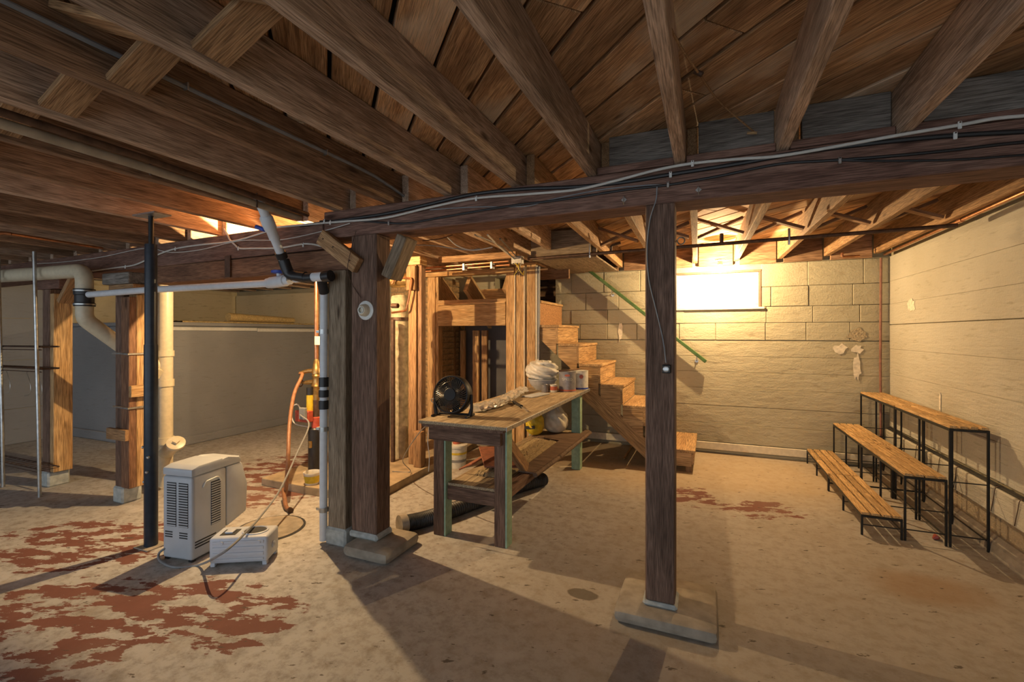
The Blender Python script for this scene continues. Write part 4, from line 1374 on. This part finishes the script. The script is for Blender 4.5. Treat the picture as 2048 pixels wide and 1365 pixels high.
t = tag(tube('brown_leaf', [fl(1866, 1078, 0.006), fl(1872, 1074, 0.02), fl(1880, 1077, 0.006)], [0.006, 0.018, 0.004], REDB, None, 7), 'small dry reddish leaf on the floor under the tall bench', 'leaf')

# ------------------------------------------------------------------ workbench
wb = thing('workbench', 'long workbench with a worn plywood top and green-edged legs', 'workbench', (-1.4, 3.5, 0))
TX0, TX1, TY0, TY1, TZ = -1.705, -1.085, 2.475, 4.56, 0.765
bx('top', TX0, TX1 - 0.006, TY0, TY1, TZ - 0.022, TZ, W_PLY, wb, bevel=0.003)
bx('top_core', TX0 + 0.02, TX1 - 0.03, TY0 + 0.012, TY1 - 0.01, TZ - 0.042, TZ - 0.0225, W_TBROWN, wb, bevel=0.002)
es = bx('metal_edge', TX1 - 0.0055, TX1, TY0, TY1, TZ - 0.026, TZ + 0.001, SILVER, wb, bevel=0.001)
for k in range(13):
    y = TY0 + 0.09 + k * 0.16
    lathe('edge_nail', [(0, 0), (0.004, 0), (0.003, 0.002), (0, 0.0025)], IRON, es, along((TX1, y, TZ - 0.013), (1, 0, 0)), 8)
bx('apron', -1.665, -1.155, 2.535, 2.573, 0.632, 0.722, W_TBROWN, wb, bevel=0.003)
bx('apron', -1.32, -1.283, 2.58, 4.30, 0.645, 0.722, W_TBROWN, wb, bevel=0.003)
bx('apron', -1.665, -1.628, 2.665, 4.30, 0.632, 0.722, W_OLDP, wb, bevel=0.003)
for x0, x1, y0 in ((-1.655, -1.565, 2.575), (-1.215, -1.13, 2.575), (-1.655, -1.565, 4.33), (-1.215, -1.13, 4.33)):
    bx('leg', x0, x1 - 0.012, y0, y0 + 0.085, 0.0, 0.722, W_TBROWN if y0 < 4 else GREEN, wb, bevel=0.004)
    bx('green_edge', x1 - 0.0115, x1, y0 + 0.004, y0 + 0.085, 0.0, 0.722, GREEN, wb, bevel=0.001)
bx('stretcher', -1.565, -1.215, 2.60, 2.64, 0.235, 0.325, W_TBROWN, wb, bevel=0.003)
bx('stretcher', -1.565, -1.215, 4.35, 4.39, 0.235, 0.325, W_TBROWN, wb, bevel=0.003)
sh = bx('shelf', -1.563, -1.217, 2.60, 4.50, 0.327, 0.345, W_PLY, wb, bevel=0.002)
bx('shelf_bearer', -1.212, -1.13, 2.662, 4.328, 0.29, 0.345, W_TBROWN, wb, bevel=0.002)
plank('diagonal_brace', (-1.185, 2.69, 0.63), (-1.185, 3.02, 0.37), 0.05, 0.07, W_OLDP, wb)
tube('frayed_string', smooth_path([(-1.665, 2.54, 0.72), (-1.672, 2.535, 0.62), (-1.66, 2.535, 0.52), (-1.668, 2.54, 0.42)], 5), 0.0025, PAPER, wb, 5)

# on the shelf
t = thing('hardboard_strip', 'long brown hardboard strip with a rounded end overhanging the workbench shelf', 'board', (-1.15, 3.7, 0.35))
prism('strip', [(-1.222, 2.98), (-1.10, 2.98), (-1.07, 3.2), (-1.055, 4.40), (-1.075, 4.50), (-1.12, 4.52), (-1.12, 4.31), (-1.50, 4.31), (-1.52, 4.05), (-1.222, 3.97)], 0.012, W_BROWNBOARD, t, Matrix.Translation((0, 0, 0.347)), bevel=0.004)
tube('rolled_edge', [(-1.09, 2.97, 0.345), (-1.068, 3.5, 0.347), (-1.052, 4.42, 0.352)], 0.017, W_BROWNBOARD, t, 10)


def sheet(name, x0, x1, y0, y1, z, amp, mat, parent, th=0.018, nx=26, ny=40, seed=3):
    rnd = random.Random(seed)
    bm = bmesh.new()
    vs_ = []
    for j in range(ny + 1):
        row = []
        for i in range(nx + 1):
            edge = i in (0, nx) or j in (0, ny)
            dx = rnd.uniform(-0.4, 0.4) * (x1 - x0) / nx
            dy = rnd.uniform(-0.4, 0.4) * (y1 - y0) / ny
            row.append(bm.verts.new((x0 + (x1 - x0) * i / nx + dx, y0 + (y1 - y0) * j / ny + dy, z + (0 if edge else th + rnd.uniform(-amp, amp)))))
        vs_.append(row)
    for j in range(ny):
        for i in range(nx):
            bm.faces.new((vs_[j][i], vs_[j][i + 1], vs_[j + 1][i + 1], vs_[j + 1][i]))
    return add(name, fin(bm), mat, parent)


t = sheet('carpet_offcut', -1.47, -1.235, 2.80, 3.93, 0.347, 0.006, CARPET, None)
tag(t, 'shaggy tan carpet offcut spread on the workbench shelf', 'carpet')
t = thing('rust_board', 'folded rust-red board resting on the workbench shelf', 'board', (-1.52, 3.0, 0.35))
plank('upper_leaf', (-1.56, 3.30, 0.415), (-1.30, 2.88, 0.40), 0.24, 0.012, RUST, t, up=(0.1, -0.05, 1))
plank('lower_leaf', (-1.64, 2.98, 0.335), (-1.58, 3.22, 0.375), 0.16, 0.012, RUST, t, up=(-0.5, 0.0, 1))


def blob_bag(name, mat, c, rx, ry, rz, parent=None, seed=1, knot=True, wr=0.10, tilt=0.0):
    """crumpled tied bag: wrinkled lobe gathered into a knot"""
    rnd = random.Random(seed)
    ph = [(rnd.uniform(3, 11), rnd.uniform(2, 8), rnd.uniform(0, 6.28), rnd.uniform(0.3, 1)) for _ in range(7)]
    bm = bmesh.new()
    nu, nv = 44, 26
    rings = []
    for j in range(nv + 1):
        v = j / nv
        a = -math.pi / 2 + math.pi * v
        rad = math.cos(a) ** 0.7 if 0 < v < 1 else 0.0
        zz = math.sin(a)
        if knot and v > 0.72:
            q = (v - 0.72) / 0.28
            rad = rad * (1 - q) ** 0.8 + 0.10 * (1 - q) + 0.16 * max(0, math.sin(q * math.pi)) * q
            zz = zz + q * 0.55
        ring = []
        for i in range(nu):
            u = 2 * math.pi * i / nu
            w = sum(k[3] * math.sin(k[0] * u + k[1] * v * 6 + k[2]) for k in ph) / 3.5
            crease = 1 + wr * (w - abs(w) * 0.6) * (0.4 + 1.2 * v)
            zc = max(-0.98, zz)
            ring.append(bm.verts.new((c[0] + rx * rad * crease * math.cos(u) + tilt * rx * zz, c[1] + ry * rad * crease * math.sin(u), c[2] + rz * (zc + 0.98) / 2 * (1 + 0.06 * w))))
        rings.append(ring)
    for a, b_ in zip(rings, rings[1:]):
        for i in range(nu):
            try:
                bm.faces.new((a[i], a[(i + 1) % nu], b_[(i + 1) % nu], b_[i]))
            except ValueError:
                pass
    bmesh.ops.remove_doubles(bm, verts=bm.verts, dist=1e-5)
    me = fin(bm)
    me.polygons.foreach_set('use_smooth', [True] * len(me.polygons))
    return add(name, me, mat, parent)


tag(blob_bag('plastic_bag', BAGC, (-1.36, 4.28, 0.361), 0.125, 0.12, 0.215, None, 5), 'cream plastic bag tied at the top on the workbench shelf', 'bag')
t = thing('yellow_bag', 'crumpled yellow plastic bag with a black label on the workbench shelf', 'bag', (-1.50, 4.05, 0.37))
blob_bag('bag_body', YELLOW, (-1.505, 4.10, 0.361), 0.085, 0.11, 0.19, t, 9, knot=True, wr=0.14)
plank('dark_label', (-1.575, 4.005, 0.435), (-1.465, 3.985, 0.452), 0.006, 0.03, DARKSLOT, t)

# on the table top
fan = thing('desk_fan', 'small black round desk fan near the front of the workbench', 'fan', (-1.565, 2.66, TZ), R(6))
FM = wmat(fan)
fc = Vector((0, 0.015, 0.145))
FR = 0.122
tiltm = FM @ Matrix.Translation(fc) @ Matrix.Rotation(R(82), 4, 'X')      # local z points at the viewer
lathe('shroud', [(FR, -0.045), (FR + 0.006, -0.03), (FR + 0.006, 0.03), (FR, 0.042), (FR - 0.006, 0.042), (FR - 0.004, -0.045), (FR, -0.045)], FANB, fan, tiltm, 48)
bm = bmesh.new()
for k in range(44):
    a = 2 * math.pi * k / 44
    pts = []
    for q in range(5):
        r_ = 0.044 + (FR - 0.048) * q / 4
        aa = a + 0.35 * q / 4
        pts.append((r_ * math.cos(aa), r_ * math.sin(aa), 0.046 - 0.010 * (q / 4) ** 2))
    bm_tube(bm, pts, 0.0029, 5)
for rr2 in (0.055, 0.085):
    bm_tube(bm, [(rr2 * math.cos(2 * math.pi * k / 36), rr2 * math.sin(2 * math.pi * k / 36), 0.044) for k in range(37)], 0.0014, 5, cap=False)
add('grille', fin(bm, True), FANG, fan, tiltm)
lathe('hub', [(0, 0.054), (0.040, 0.052), (0.046, 0.046), (0.046, -0.03), (0, -0.03)], FANB, fan, tiltm, 28)
for k in range(5):
    a = 2 * math.pi * k / 5
    prism('blade', [(0.036, -0.016), (0.11, -0.048), (0.113, 0.02), (0.08, 0.045), (0.036, 0.02)], 0.002, FANB, fan, tiltm @ Matrix.Rotation(a, 4, 'Z') @ Matrix.Translation((0, 0, -0.005)) @ Matrix.Rotation(R(28), 4, 'X'))
for sgn in (-1, 1):
    tube('stand_arm', [FM @ Vector((sgn * 0.122, 0.02, 0.008)), FM @ Vector((sgn * 0.133, 0.02, 0.06)), FM @ Vector((sgn * 0.134, 0.016, 0.15))], [0.017, 0.011, 0.008], FANB, fan, 10)
    tube('stand_foot', [FM @ Vector((sgn * 0.122, -0.05, 0.008)), FM @ Vector((sgn * 0.122, 0.09, 0.008))], 0.0075, FANB, fan, 10)
tube('stand_bar', [FM @ Vector((-0.122, 0.05, 0.010)), FM @ Vector((0.122, 0.05, 0.010))], 0.008, FANB, fan, 10)
cordp = [FM @ Vector((-0.10, 0.06, 0.10)), at(862, 800, 2.78), Vector((-1.715, 2.75, 0.76)), at(842, 862, 2.8), at(812, 905, 3.1), at(806, 925, 3.3), Vector((-2.46, 3.45, 0.075)), Vector((-2.62, 3.4, 0.072))]
tube('power_cable', smooth_path(cordp, 6), 0.0035, CABLEG, fan, 6)


def crumple_strip(name, pts, w, h, mat, parent, seed):
    rnd = random.Random(seed)
    P = smooth_path(pts, 8)
    bm = bmesh.new()
    rows_ = []
    n = 16
    for i, p in enumerate(P):
        d = (P[min(i + 1, len(P) - 1)] - P[max(i - 1, 0)]).normalized()
        side = Vector((d.y, -d.x, 0)).normalized()
        row = []
        for k in range(n):
            a = 2 * math.pi * k / n
            rr3 = 1 + rnd.uniform(-0.22, 0.22)
            row.append(bm.verts.new(p + side * (w * math.cos(a) * rr3) + Vector((0, 0, max(0.0, h * (0.9 + math.sin(a) * rr3) * 0.5)))))
        rows_.append(row)
    for a, b_ in zip(rows_, rows_[1:]):
        for k in range(n):
            bm.faces.new((a[k], a[(k + 1) % n], b_[(k + 1) % n], b_[k]))
    bm.faces.new(rows_[0])
    bm.faces.new(rows_[-1])
    return add(name, fin(bm), mat, parent)


t = thing('plastic_roll', 'crumpled shiny plastic sheeting bundled lengthwise on the workbench', 'plastic sheeting', (-1.52, 3.4, TZ))
crumple_strip('bundle', [(-1.50, 2.86, TZ + 0.002), (-1.47, 3.10, TZ + 0.002), (-1.50, 3.4, TZ + 0.002), (-1.555, 3.7, TZ + 0.002), (-1.60, 4.02, TZ + 0.002)], 0.055, 0.055, FOILM, t, 4)
t = thing('tile_sample', 'thin grey tile lying on the workbench beside the plastic', 'tile', (-1.42, 3.85, TZ))
plank('tile', (-1.43, 3.70, TZ + 0.007), (-1.37, 3.98, TZ + 0.007), 0.11, 0.010, BOWL, t, bevel=0.002)
c0, c1 = fl(1026, 803, TZ + 0.014), fl(1056, 822, TZ + 0.013)
t = thing('chisel', 'chisel with a dark handle lying on the workbench', 'chisel', c0)
tube('handle', [c0, c0 + (c1 - c0) * 0.1, c0 + (c1 - c0) * 0.45, c0 + (c1 - c0) * 0.6], [0.008, 0.013, 0.011, 0.013], RUBBER, t, 10)
plank('blade', c0 + (c1 - c0) * 0.6, c1 + Vector((0, 0, -0.003)), 0.016, 0.005, GALV, t, bevel=0.001)

bwl = Vector((-1.50, 4.30, TZ))
t = thing('mixing_bowl', 'pale grey mixing bowl at the far end of the workbench', 'bowl', bwl)
lathe('bowl', [(0, 0.0), (0.07, 0.0), (0.075, 0.006), (0.12, 0.05), (0.142, 0.10), (0.15, 0.102), (0.148, 0.107), (0.137, 0.105), (0.112, 0.055), (0.068, 0.012), (0, 0.010)], BOWL, t, Matrix.Translation(bwl), 32)
t = blob_bag('plastic_bag', BAGW, (-1.505, 4.30, TZ + 0.085), 0.165, 0.15, 0.20, None, 12, knot=False, wr=0.22)
tag(t, 'crumpled white plastic bag piled in the grey bowl', 'bag')
pk = at(1080, 726, 4.27)
prism('bag_corner', [(-0.05, 0), (0.05, -0.02), (0.0, 0.03), (-0.02, 0.09)], 0.012, BAGW, t, Matrix.Translation(pk + Vector((0, 0, -0.05))) @ Matrix.Rotation(R(90), 4, 'X'), bevel=0.003)


def can(name, label, p, r, h, mat, group=None, lidm=None):
    t = thing(name, label, 'can', p, 0, group)
    M_ = Matrix.Translation(p)
    lathe('can_body', [(0, 0), (r, 0), (r, 0.004), (r - 0.002, 0.006), (r - 0.002, h - 0.006), (r, h - 0.004), (r, h), (r - 0.006, h), (r - 0.008, h - 0.006), (0, h - 0.006)], mat, t, M_, 32)
    return t


p = Vector((-1.238, 4.27, TZ))
t = can('paint_can', 'grey gallon paint can with printed label and a brush on its lid', p, 0.083, 0.19, CANG, 'paint cans on the workbench')
dirc = Vector((0, 0, 0)) - p
ang = math.atan2(dirc.y, dirc.x)
mats = Matrix.Translation(p + Vector((math.cos(ang) * 0.0835, math.sin(ang) * 0.0835, 0.118))) @ Matrix.Rotation(ang + R(90), 4, 'Z') @ Matrix.Rotation(R(90), 4, 'X')
add('lettering', text_mesh('SPRED', 0.036, 0.083), CANW, t, mats)
mats2 = mats.copy()
mats2.translation += Vector((0, 0, 0.038))
badge = [(0.026 * math.cos(2 * math.pi * k / 24), 0.011 * math.sin(2 * math.pi * k / 24)) for k in range(24)]
prism('badge', badge, 0.0015, TERRA, t, mats2 @ Matrix.Translation((0, 0, -0.003)))
lathe('red_base_band', [(0.0835, 0.008), (0.0835, 0.022), (0.0828, 0.022), (0.0828, 0.008), (0.0835, 0.008)], TERRA, t, Matrix.Translation(p), 32)
br = p + Vector((-0.02, -0.02, 0.187))
bg_ = thing('paint_brush', 'used paint brush lying across the grey paint can', 'brush', br)
tube('handle', [br + Vector((0.03, 0.0, 0.012)), br + Vector((0.10, 0.03, 0.022)), br + Vector((0.14, 0.05, 0.026))], [0.007, 0.010, 0.006], W_OLDP, bg_, 8)
plank('bristles', br + Vector((-0.05, -0.03, 0.009)), br + Vector((0.03, 0.0, 0.012)), 0.045, 0.014, IRON, bg_, bevel=0.003)
p = Vector((-1.165, 4.475, TZ))
t = can('paint_can', 'pale gallon paint can behind the grey one', p, 0.08, 0.185, CANW, 'paint cans on the workbench')
lathe('blue_base_band', [(0.0808, 0.006), (0.0808, 0.02), (0.0800, 0.02), (0.0800, 0.006), (0.0808, 0.006)], BLUE, t, Matrix.Translation(p), 32)
lathe('red_logo', [(0, 0), (0.02, 0), (0.02, 0.001), (0, 0.001)], TERRA, t, along(p + Vector((0.030, -0.0742, 0.13)), (0.37, -0.93, 0)), 20)
can('small_can', 'small grey can beside the bowl, left of the pair', Vector((-1.412, 4.12, TZ)), 0.036, 0.072, CANG, 'small cans')
t = can('small_can', 'small white labelled can beside the grey paint can, right of the pair', Vector((-1.338, 4.15, TZ)), 0.036, 0.072, CANW, 'small cans')
lathe('label_patch', [(0.0365, 0.02), (0.0365, 0.055), (0.0358, 0.055), (0.0358, 0.02), (0.0365, 0.02)], TERRA, t, Matrix.Translation((-1.338, 4.15, TZ)), 32)

# bucket and cup on the floor behind the workbench
bp3 = Vector((-2.28, 3.98, 0.0))
t = thing('plastic_bucket', 'white plastic bucket with a yellow striped label under the workbench', 'bucket', bp3)
lathe('bucket', [(0, 0), (0.083, 0), (0.098, 0.20), (0.103, 0.20), (0.103, 0.222), (0.097, 0.226), (0, 0.226)], CANW, t, Matrix.Translation(bp3), 28)
lathe('yellow_stripe', [(0.0948, 0.135), (0.0965, 0.155), (0.0955, 0.155), (0.0938, 0.135), (0.0948, 0.135)], YELLOW, t, Matrix.Translation(bp3), 28)
lathe('grey_stripe', [(0.0895, 0.06), (0.0915, 0.085), (0.0905, 0.085), (0.0885, 0.06), (0.0895, 0.06)], CABLEG, t, Matrix.Translation(bp3), 28)
t = thing('paper_cup', 'small red and white cup standing on the bucket lid', 'cup', bp3 + Vector((-0.01, 0, 0.226)))
lathe('cup', [(0, 0.226), (0.034, 0.226), (0.044, 0.31), (0.047, 0.31), (0.047, 0.318), (0.042, 0.318), (0.032, 0.232), (0, 0.232)], TERRA, t, Matrix.Translation(bp3 + Vector((-0.01, 0, 0))), 20)
lathe('cup_band', [(0.0385, 0.255), (0.0405, 0.275), (0.0395, 0.275), (0.0375, 0.255), (0.0385, 0.255)], PAPER, t, Matrix.Translation(bp3 + Vector((-0.01, 0, 0))), 20)

# corrugated drain hose
P = smooth_path([(-1.84, 2.52, 0.062), (-1.76, 2.66, 0.056), (-1.66, 2.9, 0.056), (-1.55, 3.2, 0.056), (-1.44, 3.5, 0.056), (-1.30, 3.78, 0.056)], 30)
t = thing('drain_hose', 'black corrugated drain hose running along the floor under the workbench', 'hose', P[0])
tube('corrugated_hose', P, [0.048 + (0.006 if k % 2 else 0) for k in range(len(P))], CORR, t, 18)
tube('hose_cuff', [P[0] + (P[0] - P[4]).normalized() * 0.04, P[2]], [0.06, 0.058], CONC, t, 18)

a, b_ = fl(1248, 918, 0.012), fl(1277, 872, 0.012)
tag(plank('wooden_stick', a, b_, 0.022, 0.012, W_NEW), 'pale wooden stick lying on the floor under the stairs', 'stick')

# foam on the ledge
t = thing('foam_mat', 'tan egg-crate foam mat with rolled end lying on the alcove ledge', 'foam mat', (-5.9, 4.3, 1.45))
bm = bmesh.new()
n1, n2 = 50, 12
vv = [[bm.verts.new((-5.66 - 0.55 * i / n2, 3.45 + 1.95 * j / n1, 1.466 + 0.012 * math.sin(j * 1.9) * math.sin(i * 1.9))) for i in range(n2 + 1)] for j in range(n1 + 1)]
for j in range(n1):
    for i in range(n2):
        bm.faces.new((vv[j][i], vv[j][i + 1], vv[j + 1][i + 1], vv[j + 1][i]))
lo = [[bm.verts.new((-5.66 - 0.55 * i / n2, 3.45 + 1.95 * j / n1, 1.451)) for i in range(n2 + 1)] for j in range(n1 + 1)]
for j in range(n1):
    bm.faces.new((vv[j][0], vv[j + 1][0], lo[j + 1][0], lo[j][0]))
    bm.faces.new((vv[j][n2], vv[j + 1][n2], lo[j + 1][n2], lo[j][n2]))
add('foam_sheet', fin(bm, True), FOAM, t)
tube('rolled_end', [(-5.72, 4.05, 1.53), (-5.70, 5.05, 1.51)], [0.055, 0.04], FOAM, t, 16)

# ------------------------------------------------------------------ pipes under the joists
t = thing('iron_pipe', 'long rusty iron pipe hung under the joists behind the girder', 'pipe', (0, 3.9, 2.02))
tube('pipe', [(-1.50, 3.90, 1.995), (1.50, 3.90, 2.025)], 0.014, IRON, t, 12)
tube('tee_branch', [(0.10, 3.90, 2.012), (0.10, 3.90, 2.09)], 0.014, IRON, t, 10)
tube('elbow', fillet_path([(-0.75, 3.90, 2.003), (-0.75, 3.90, 2.06), (-0.68, 3.94, 2.085)], 0.02), 0.012, IRON, t, 8)
for x in (-0.93, 0.55):
    tube('chain_hanger', [(x, 3.90, 1.97), (x, 3.888, 2.03), (x, 3.895, 2.088)], 0.008, GALV, t, 6)
t = thing('iron_ring', 'iron eye ring screwed into the side of the near post', 'ring', at(1358, 482, 2.35))
rc = at(1362, 482, 2.37)
bm = bmesh.new()
bm_tube(bm, [rc + Vector((0.017 * math.cos(2 * math.pi * k / 20), 0, 0.017 * math.sin(2 * math.pi * k / 20))) for k in range(21)], 0.0035, 8, cap=False)
add('ring', fin(bm, True), GALV, t)
tube('shank', [rc + Vector((-0.02, 0, 0)), Vector((-0.140, 2.33, rc.z))], 0.003, GALV, t, 6)
t = thing('copper_line', 'bright copper pipe running along the top of the right wall', 'pipe', (1.57, 4.4, 2.06))
tube('copper_pipe', [(1.56, 2.44, 2.075), (1.56, 5.44, 2.075)], 0.012, COPPER, t, 10)
tube('copper_coupling', [(1.56, 3.98, 2.075), (1.56, 4.04, 2.075)], 0.016, COPPER, t, 10)
tube('drop_elbow', fillet_path([(1.20, 5.35, 2.10), (1.20, 5.35, 2.06), (1.34, 5.35, 2.06)], 0.02), 0.011, COPPER, t, 8)
t = thing('overhead_pipe', 'long pale pipe slung under the joists at the upper left', 'pipe', (-2.34, 0.8, 2.05))
tube('insulated_pipe', [(-2.22, 0.2, 2.045), (-2.26, 1.2, 2.045), (-2.36, 2.14, 2.045)], 0.019, TANPIPE, t, 14)
tube('top_pipe', [(-2.18, 0.2, 2.07), (-2.22, 1.2, 2.07), (-2.325, 2.17, 2.07)], 0.015, IRON, t, 12)
for y in (0.75, 1.25, 1.8):
    tube('hanger', [(-2.24 - (y - 0.7) * 0.06, y, 2.02), (-2.24 - (y - 0.7) * 0.06, y, 2.10)], 0.005, IRON, t, 6)
t = thing('copper_line', 'thin copper pipe with an elbow under the far left joists', 'pipe', fl(100, 481, 2.02))
ca, cb = fl(22, 468, 2.0), fl(205, 497, 2.0)
tube('copper_pipe', [ca, cb], 0.010, COPPER, t, 8)
tube('copper_elbow', fillet_path([ca, ca + Vector((-0.02, -0.06, 0.0)), ca + Vector((-0.03, -0.07, -0.07)), ca + Vector((-0.3, -0.1, -0.07))], 0.03), 0.012, COPPER, t, 8)
t = thing('armoured_cable', 'ribbed grey armoured cable clipped along a joist side', 'cable', (-1.71, 1.2, 2.2))
P = [(-1.706, -0.4, 2.20), (-1.706, 0.9, 2.195), (-1.706, 1.9, 2.20), (-1.706, 2.15, 2.185), (-1.70, 2.36, 2.15)]
tube('cable', smooth_path(P, 10), 0.0085, CABLEG, t, 8)
for y in (0.3, 1.05, 1.7):
    bx('staple', -1.718, -1.695, y, y + 0.006, 2.185, 2.212, GALV, t, bevel=0.001)
t = thing('hanging_twig', 'crooked thin stick hanging from a joist to the grey blocking', 'stick', (0.05, 1.9, 2.15))
tube('stick', smooth_path([fl(1340, 55, 2.17), fl(1365, 100, 2.18), fl(1397, 146, 2.19), at(1440, 205, 2.05), at(1508, 264, 2.245)], 6), 0.004, W_OLDP, t, 6)
kn = fl(1397, 146, 2.19)
tube('knot', [kn + Vector((-0.012, 0, 0.008)), kn + Vector((0.012, 0, -0.008))], 0.009, IRON, t, 8)
tube('peg', [at(1494, 266, 2.225), at(1514, 266, 2.225)], 0.006, W_NEW, t, 6)

# ------------------------------------------------------------------ cables on the girder face
YC = BY0 - 0.008


def cable(name, label, pts, r, mat, clips=(), yoff=0.0, clipm=None):
    t = thing(name, label, 'cable', at(*pts[0], YC + yoff))
    tube('cable', smooth_path([at(x, y, YC + yoff) for x, y in pts], 6), r, mat, t, 8)
    for x, y in clips:
        p = at(x, y, YC + yoff - r - 0.001)
        bx('clip', p.x - 0.006, p.x + 0.006, p.y - 0.002, p.y + 0.004, p.z - 0.014, p.z + 0.014, clipm or WHITE, t, bevel=0.002)
        lathe('clip_nail', [(0, 0), (0.003, 0), (0.003, 0.002), (0, 0.002)], IRON, t, along((p.x, p.y - 0.002, p.z + 0.009), (0, -1, 0)), 6)
    return t


cable('white_cable', 'thick white cable running the whole girder face', [(2500, 200), (2200, 222), (2048, 232), (1985, 238), (1920, 250), (1800, 270), (1700, 288), (1560, 312), (1480, 318), (1385, 327), (1310, 341), (1230, 362), (1150, 380), (1050, 389), (950, 397), (860, 415), (770, 436), (690, 443), (640, 447), (540, 456)],
      0.0065, CABLEW, [(1920, 250), (1385, 327), (952, 397), (660, 445), (648, 443)], -0.014)
cable('black_cable', 'heavy black cable just under the white one on the girder', [(2500, 236), (2200, 253), (2048, 263), (1910, 271), (1760, 285), (1600, 305), (1480, 327), (1341, 349), (1250, 364), (1150, 374), (1050, 378), (950, 388), (860, 408), (780, 426), (700, 438), (600, 452)],
      0.0095, CABLEB, [(1911, 271), (1341, 349)], -0.002)
cable('black_cable', 'thin black cable lowest on the girder face', [(2500, 252), (2200, 272), (2048, 284), (1850, 306), (1680, 320), (1560, 328), (1440, 352), (1336, 370), (1250, 380), (1120, 400), (1020, 412), (900, 432), (820, 446), (776, 446), (700, 441), (640, 443)],
      0.006, CABLEB, [(1336, 369), (777, 446)], 0.0, GALV)
cable('black_cable', 'thin black cable branching off at the right end of the girder', [(2500, 270), (2200, 297), (2048, 310), (1900, 320), (1760, 322), (1680, 321)], 0.0045, CABLEB, [(1680, 321)], 0.001, GALV)
cable('grey_cable', 'slender grey wire between the cables of the girder', [(1330, 370), (1290, 371), (1200, 380), (1100, 400), (1050, 413), (960, 414), (900, 417), (860, 420)], 0.003, CABLEG, [], 0.003)
YC = BY0 - 0.01
cable('white_cable', 'white cable drooping across the left end of the girder', [(660, 500), (640, 492), (610, 488), (560, 496), (510, 497), (480, 497), (470, 490), (460, 480), (455, 470), (448, 458)], 0.006, CABLEW, [(606, 490), (476, 497)], -0.004)
cable('white_cable', 'white cable looping low towards the beige drain pipe', [(545, 460), (470, 482), (400, 490), (350, 498), (310, 512), (270, 530), (230, 536), (185, 542)], 0.006, CABLEW, [(350, 498), (250, 534)], -0.004)
cable('beige_cable', 'thin beige wire along the upper left edge of the girder', [(700, 447), (640, 464), (560, 480), (480, 482), (400, 500), (340, 505), (290, 497), (200, 515), (120, 525), (66, 528)], 0.003, CABLEW, [], -0.004)
for nm, x, y in (('eye hook left of the near post', 1248, 400), ('eye hook right of the near post', 1397, 380)):
    p = at(x, y, BY0 - 0.003)
    t = thing('eye_hook', 'galvanised ' + nm + ' on the girder', 'hook', p)
    lathe('plate', [(0, 0), (0.013, 0), (0.013, 0.002), (0, 0.0025)], GALV, t, along(p, (0, -1, 0)), 4)
    tube('eye', [p + Vector((0, -0.003, 0.016)), p + Vector((0, -0.018, 0.006)), p + Vector((0, -0.018, -0.012)), p + Vector((0, -0.004, -0.024))], 0.0025, GALV, t, 6)

# lamp holder and cord on the posts
p = Vector((-1.897, 2.212, 1.458))
t = thing('lamp_holder', 'round white porcelain lamp holder without a bulb on the dark post', 'lamp holder', p)
lathe('base_disc', [(0, 0), (0.058, 0), (0.058, 0.006), (0.05, 0.010), (0, 0.010)], WHITE, t, along(p, (0, -1, 0)), 36)
lathe('socket_body', [(0, 0.009), (0.038, 0.009), (0.036, 0.03), (0.026, 0.045), (0.020, 0.046), (0.020, 0.034), (0, 0.034)], CREAMTRIM, t, along(p, (0, -1, 0)), 28)
lathe('socket_shell', [(0.0195, 0.030), (0.0195, 0.050), (0.017, 0.050), (0.017, 0.032), (0, 0.032)], GALV, t, along(p, (0, -1, 0)), 20)
tube('pull_wire', smooth_path([at(722, 596, 2.203), at(705, 570, 2.203), at(695, 540, 2.155), at(702, 500, 2.155), at(712, 462, 2.203)], 6), 0.002, IRON, t, 5)
p = at(1333, 738, 2.209)
t = thing('power_outlet', 'small black outlet box with a round socket on the near post', 'outlet', p)
bx('box', p.x - 0.019, p.x + 0.019, p.y - 0.022, p.y, p.z - 0.019, p.z + 0.019, BLACKM, t, bevel=0.003)
lathe('socket_face', [(0, 0), (0.014, 0), (0.014, 0.003), (0.010, 0.005), (0, 0.004)], GALV, t, along(p + Vector((0, -0.0225, 0)), (0, -1, 0)), 24)
tube('feed_cord', smooth_path([at(1314, 374, 2.20), at(1312, 400, 2.205), at(1300, 440, 2.205), at(1294, 500, 2.205), at(1298, 560, 2.205), at(1312, 620, 2.205), at(1326, 680, 2.205), at(1332, 726, 2.2)], 6), 0.003, CABLEG, t, 6)
# ------------------------------------------------------------------ lamps
def lamp(name, label, p, top, watts):
    t = thing(name, label, 'light bulb', (p[0], p[1], top))
    lathe('lamp_holder', [(0, top - 0.0), (0.05, top), (0.05, top - 0.012), (0.026, top - 0.02), (0.022, p[2] + 0.05), (0.0, p[2] + 0.05)], WHITE, t, Matrix.Translation((p[0], p[1], 0)), 20)
    lathe('bulb', [(0, p[2] + 0.05), (0.014, p[2] + 0.048), (0.016, p[2] + 0.035), (0.024, p[2] + 0.01), (0.026, p[2] - 0.008), (0.019, p[2] - 0.026), (0, p[2] - 0.032)], BULBM, t, Matrix.Translation((p[0], p[1], 0)), 20)
    ld = bpy.data.lights.new('bulb_light', 'POINT')
    ld.energy = watts
    ld.color = LAMP_COL
    ld.shadow_soft_size = 0.012
    lo = bpy.data.objects.new('bulb_light', ld)
    col.objects.link(lo)
    lo.matrix_basis = Matrix.Translation(Vector(p))
    lo.parent = t
    lo.matrix_parent_inverse = wmat(t).inverted()
    return t


lamp('ceiling_lamp', 'bare glowing bulb in a white holder by the window', (0.118, 5.12, 1.965), 2.07, LAMP1_W)
lamp('ceiling_lamp', 'bare bulb hidden behind the girder over the alcove', (-2.93, 2.57, 1.93), 2.04, LAMP2_W)
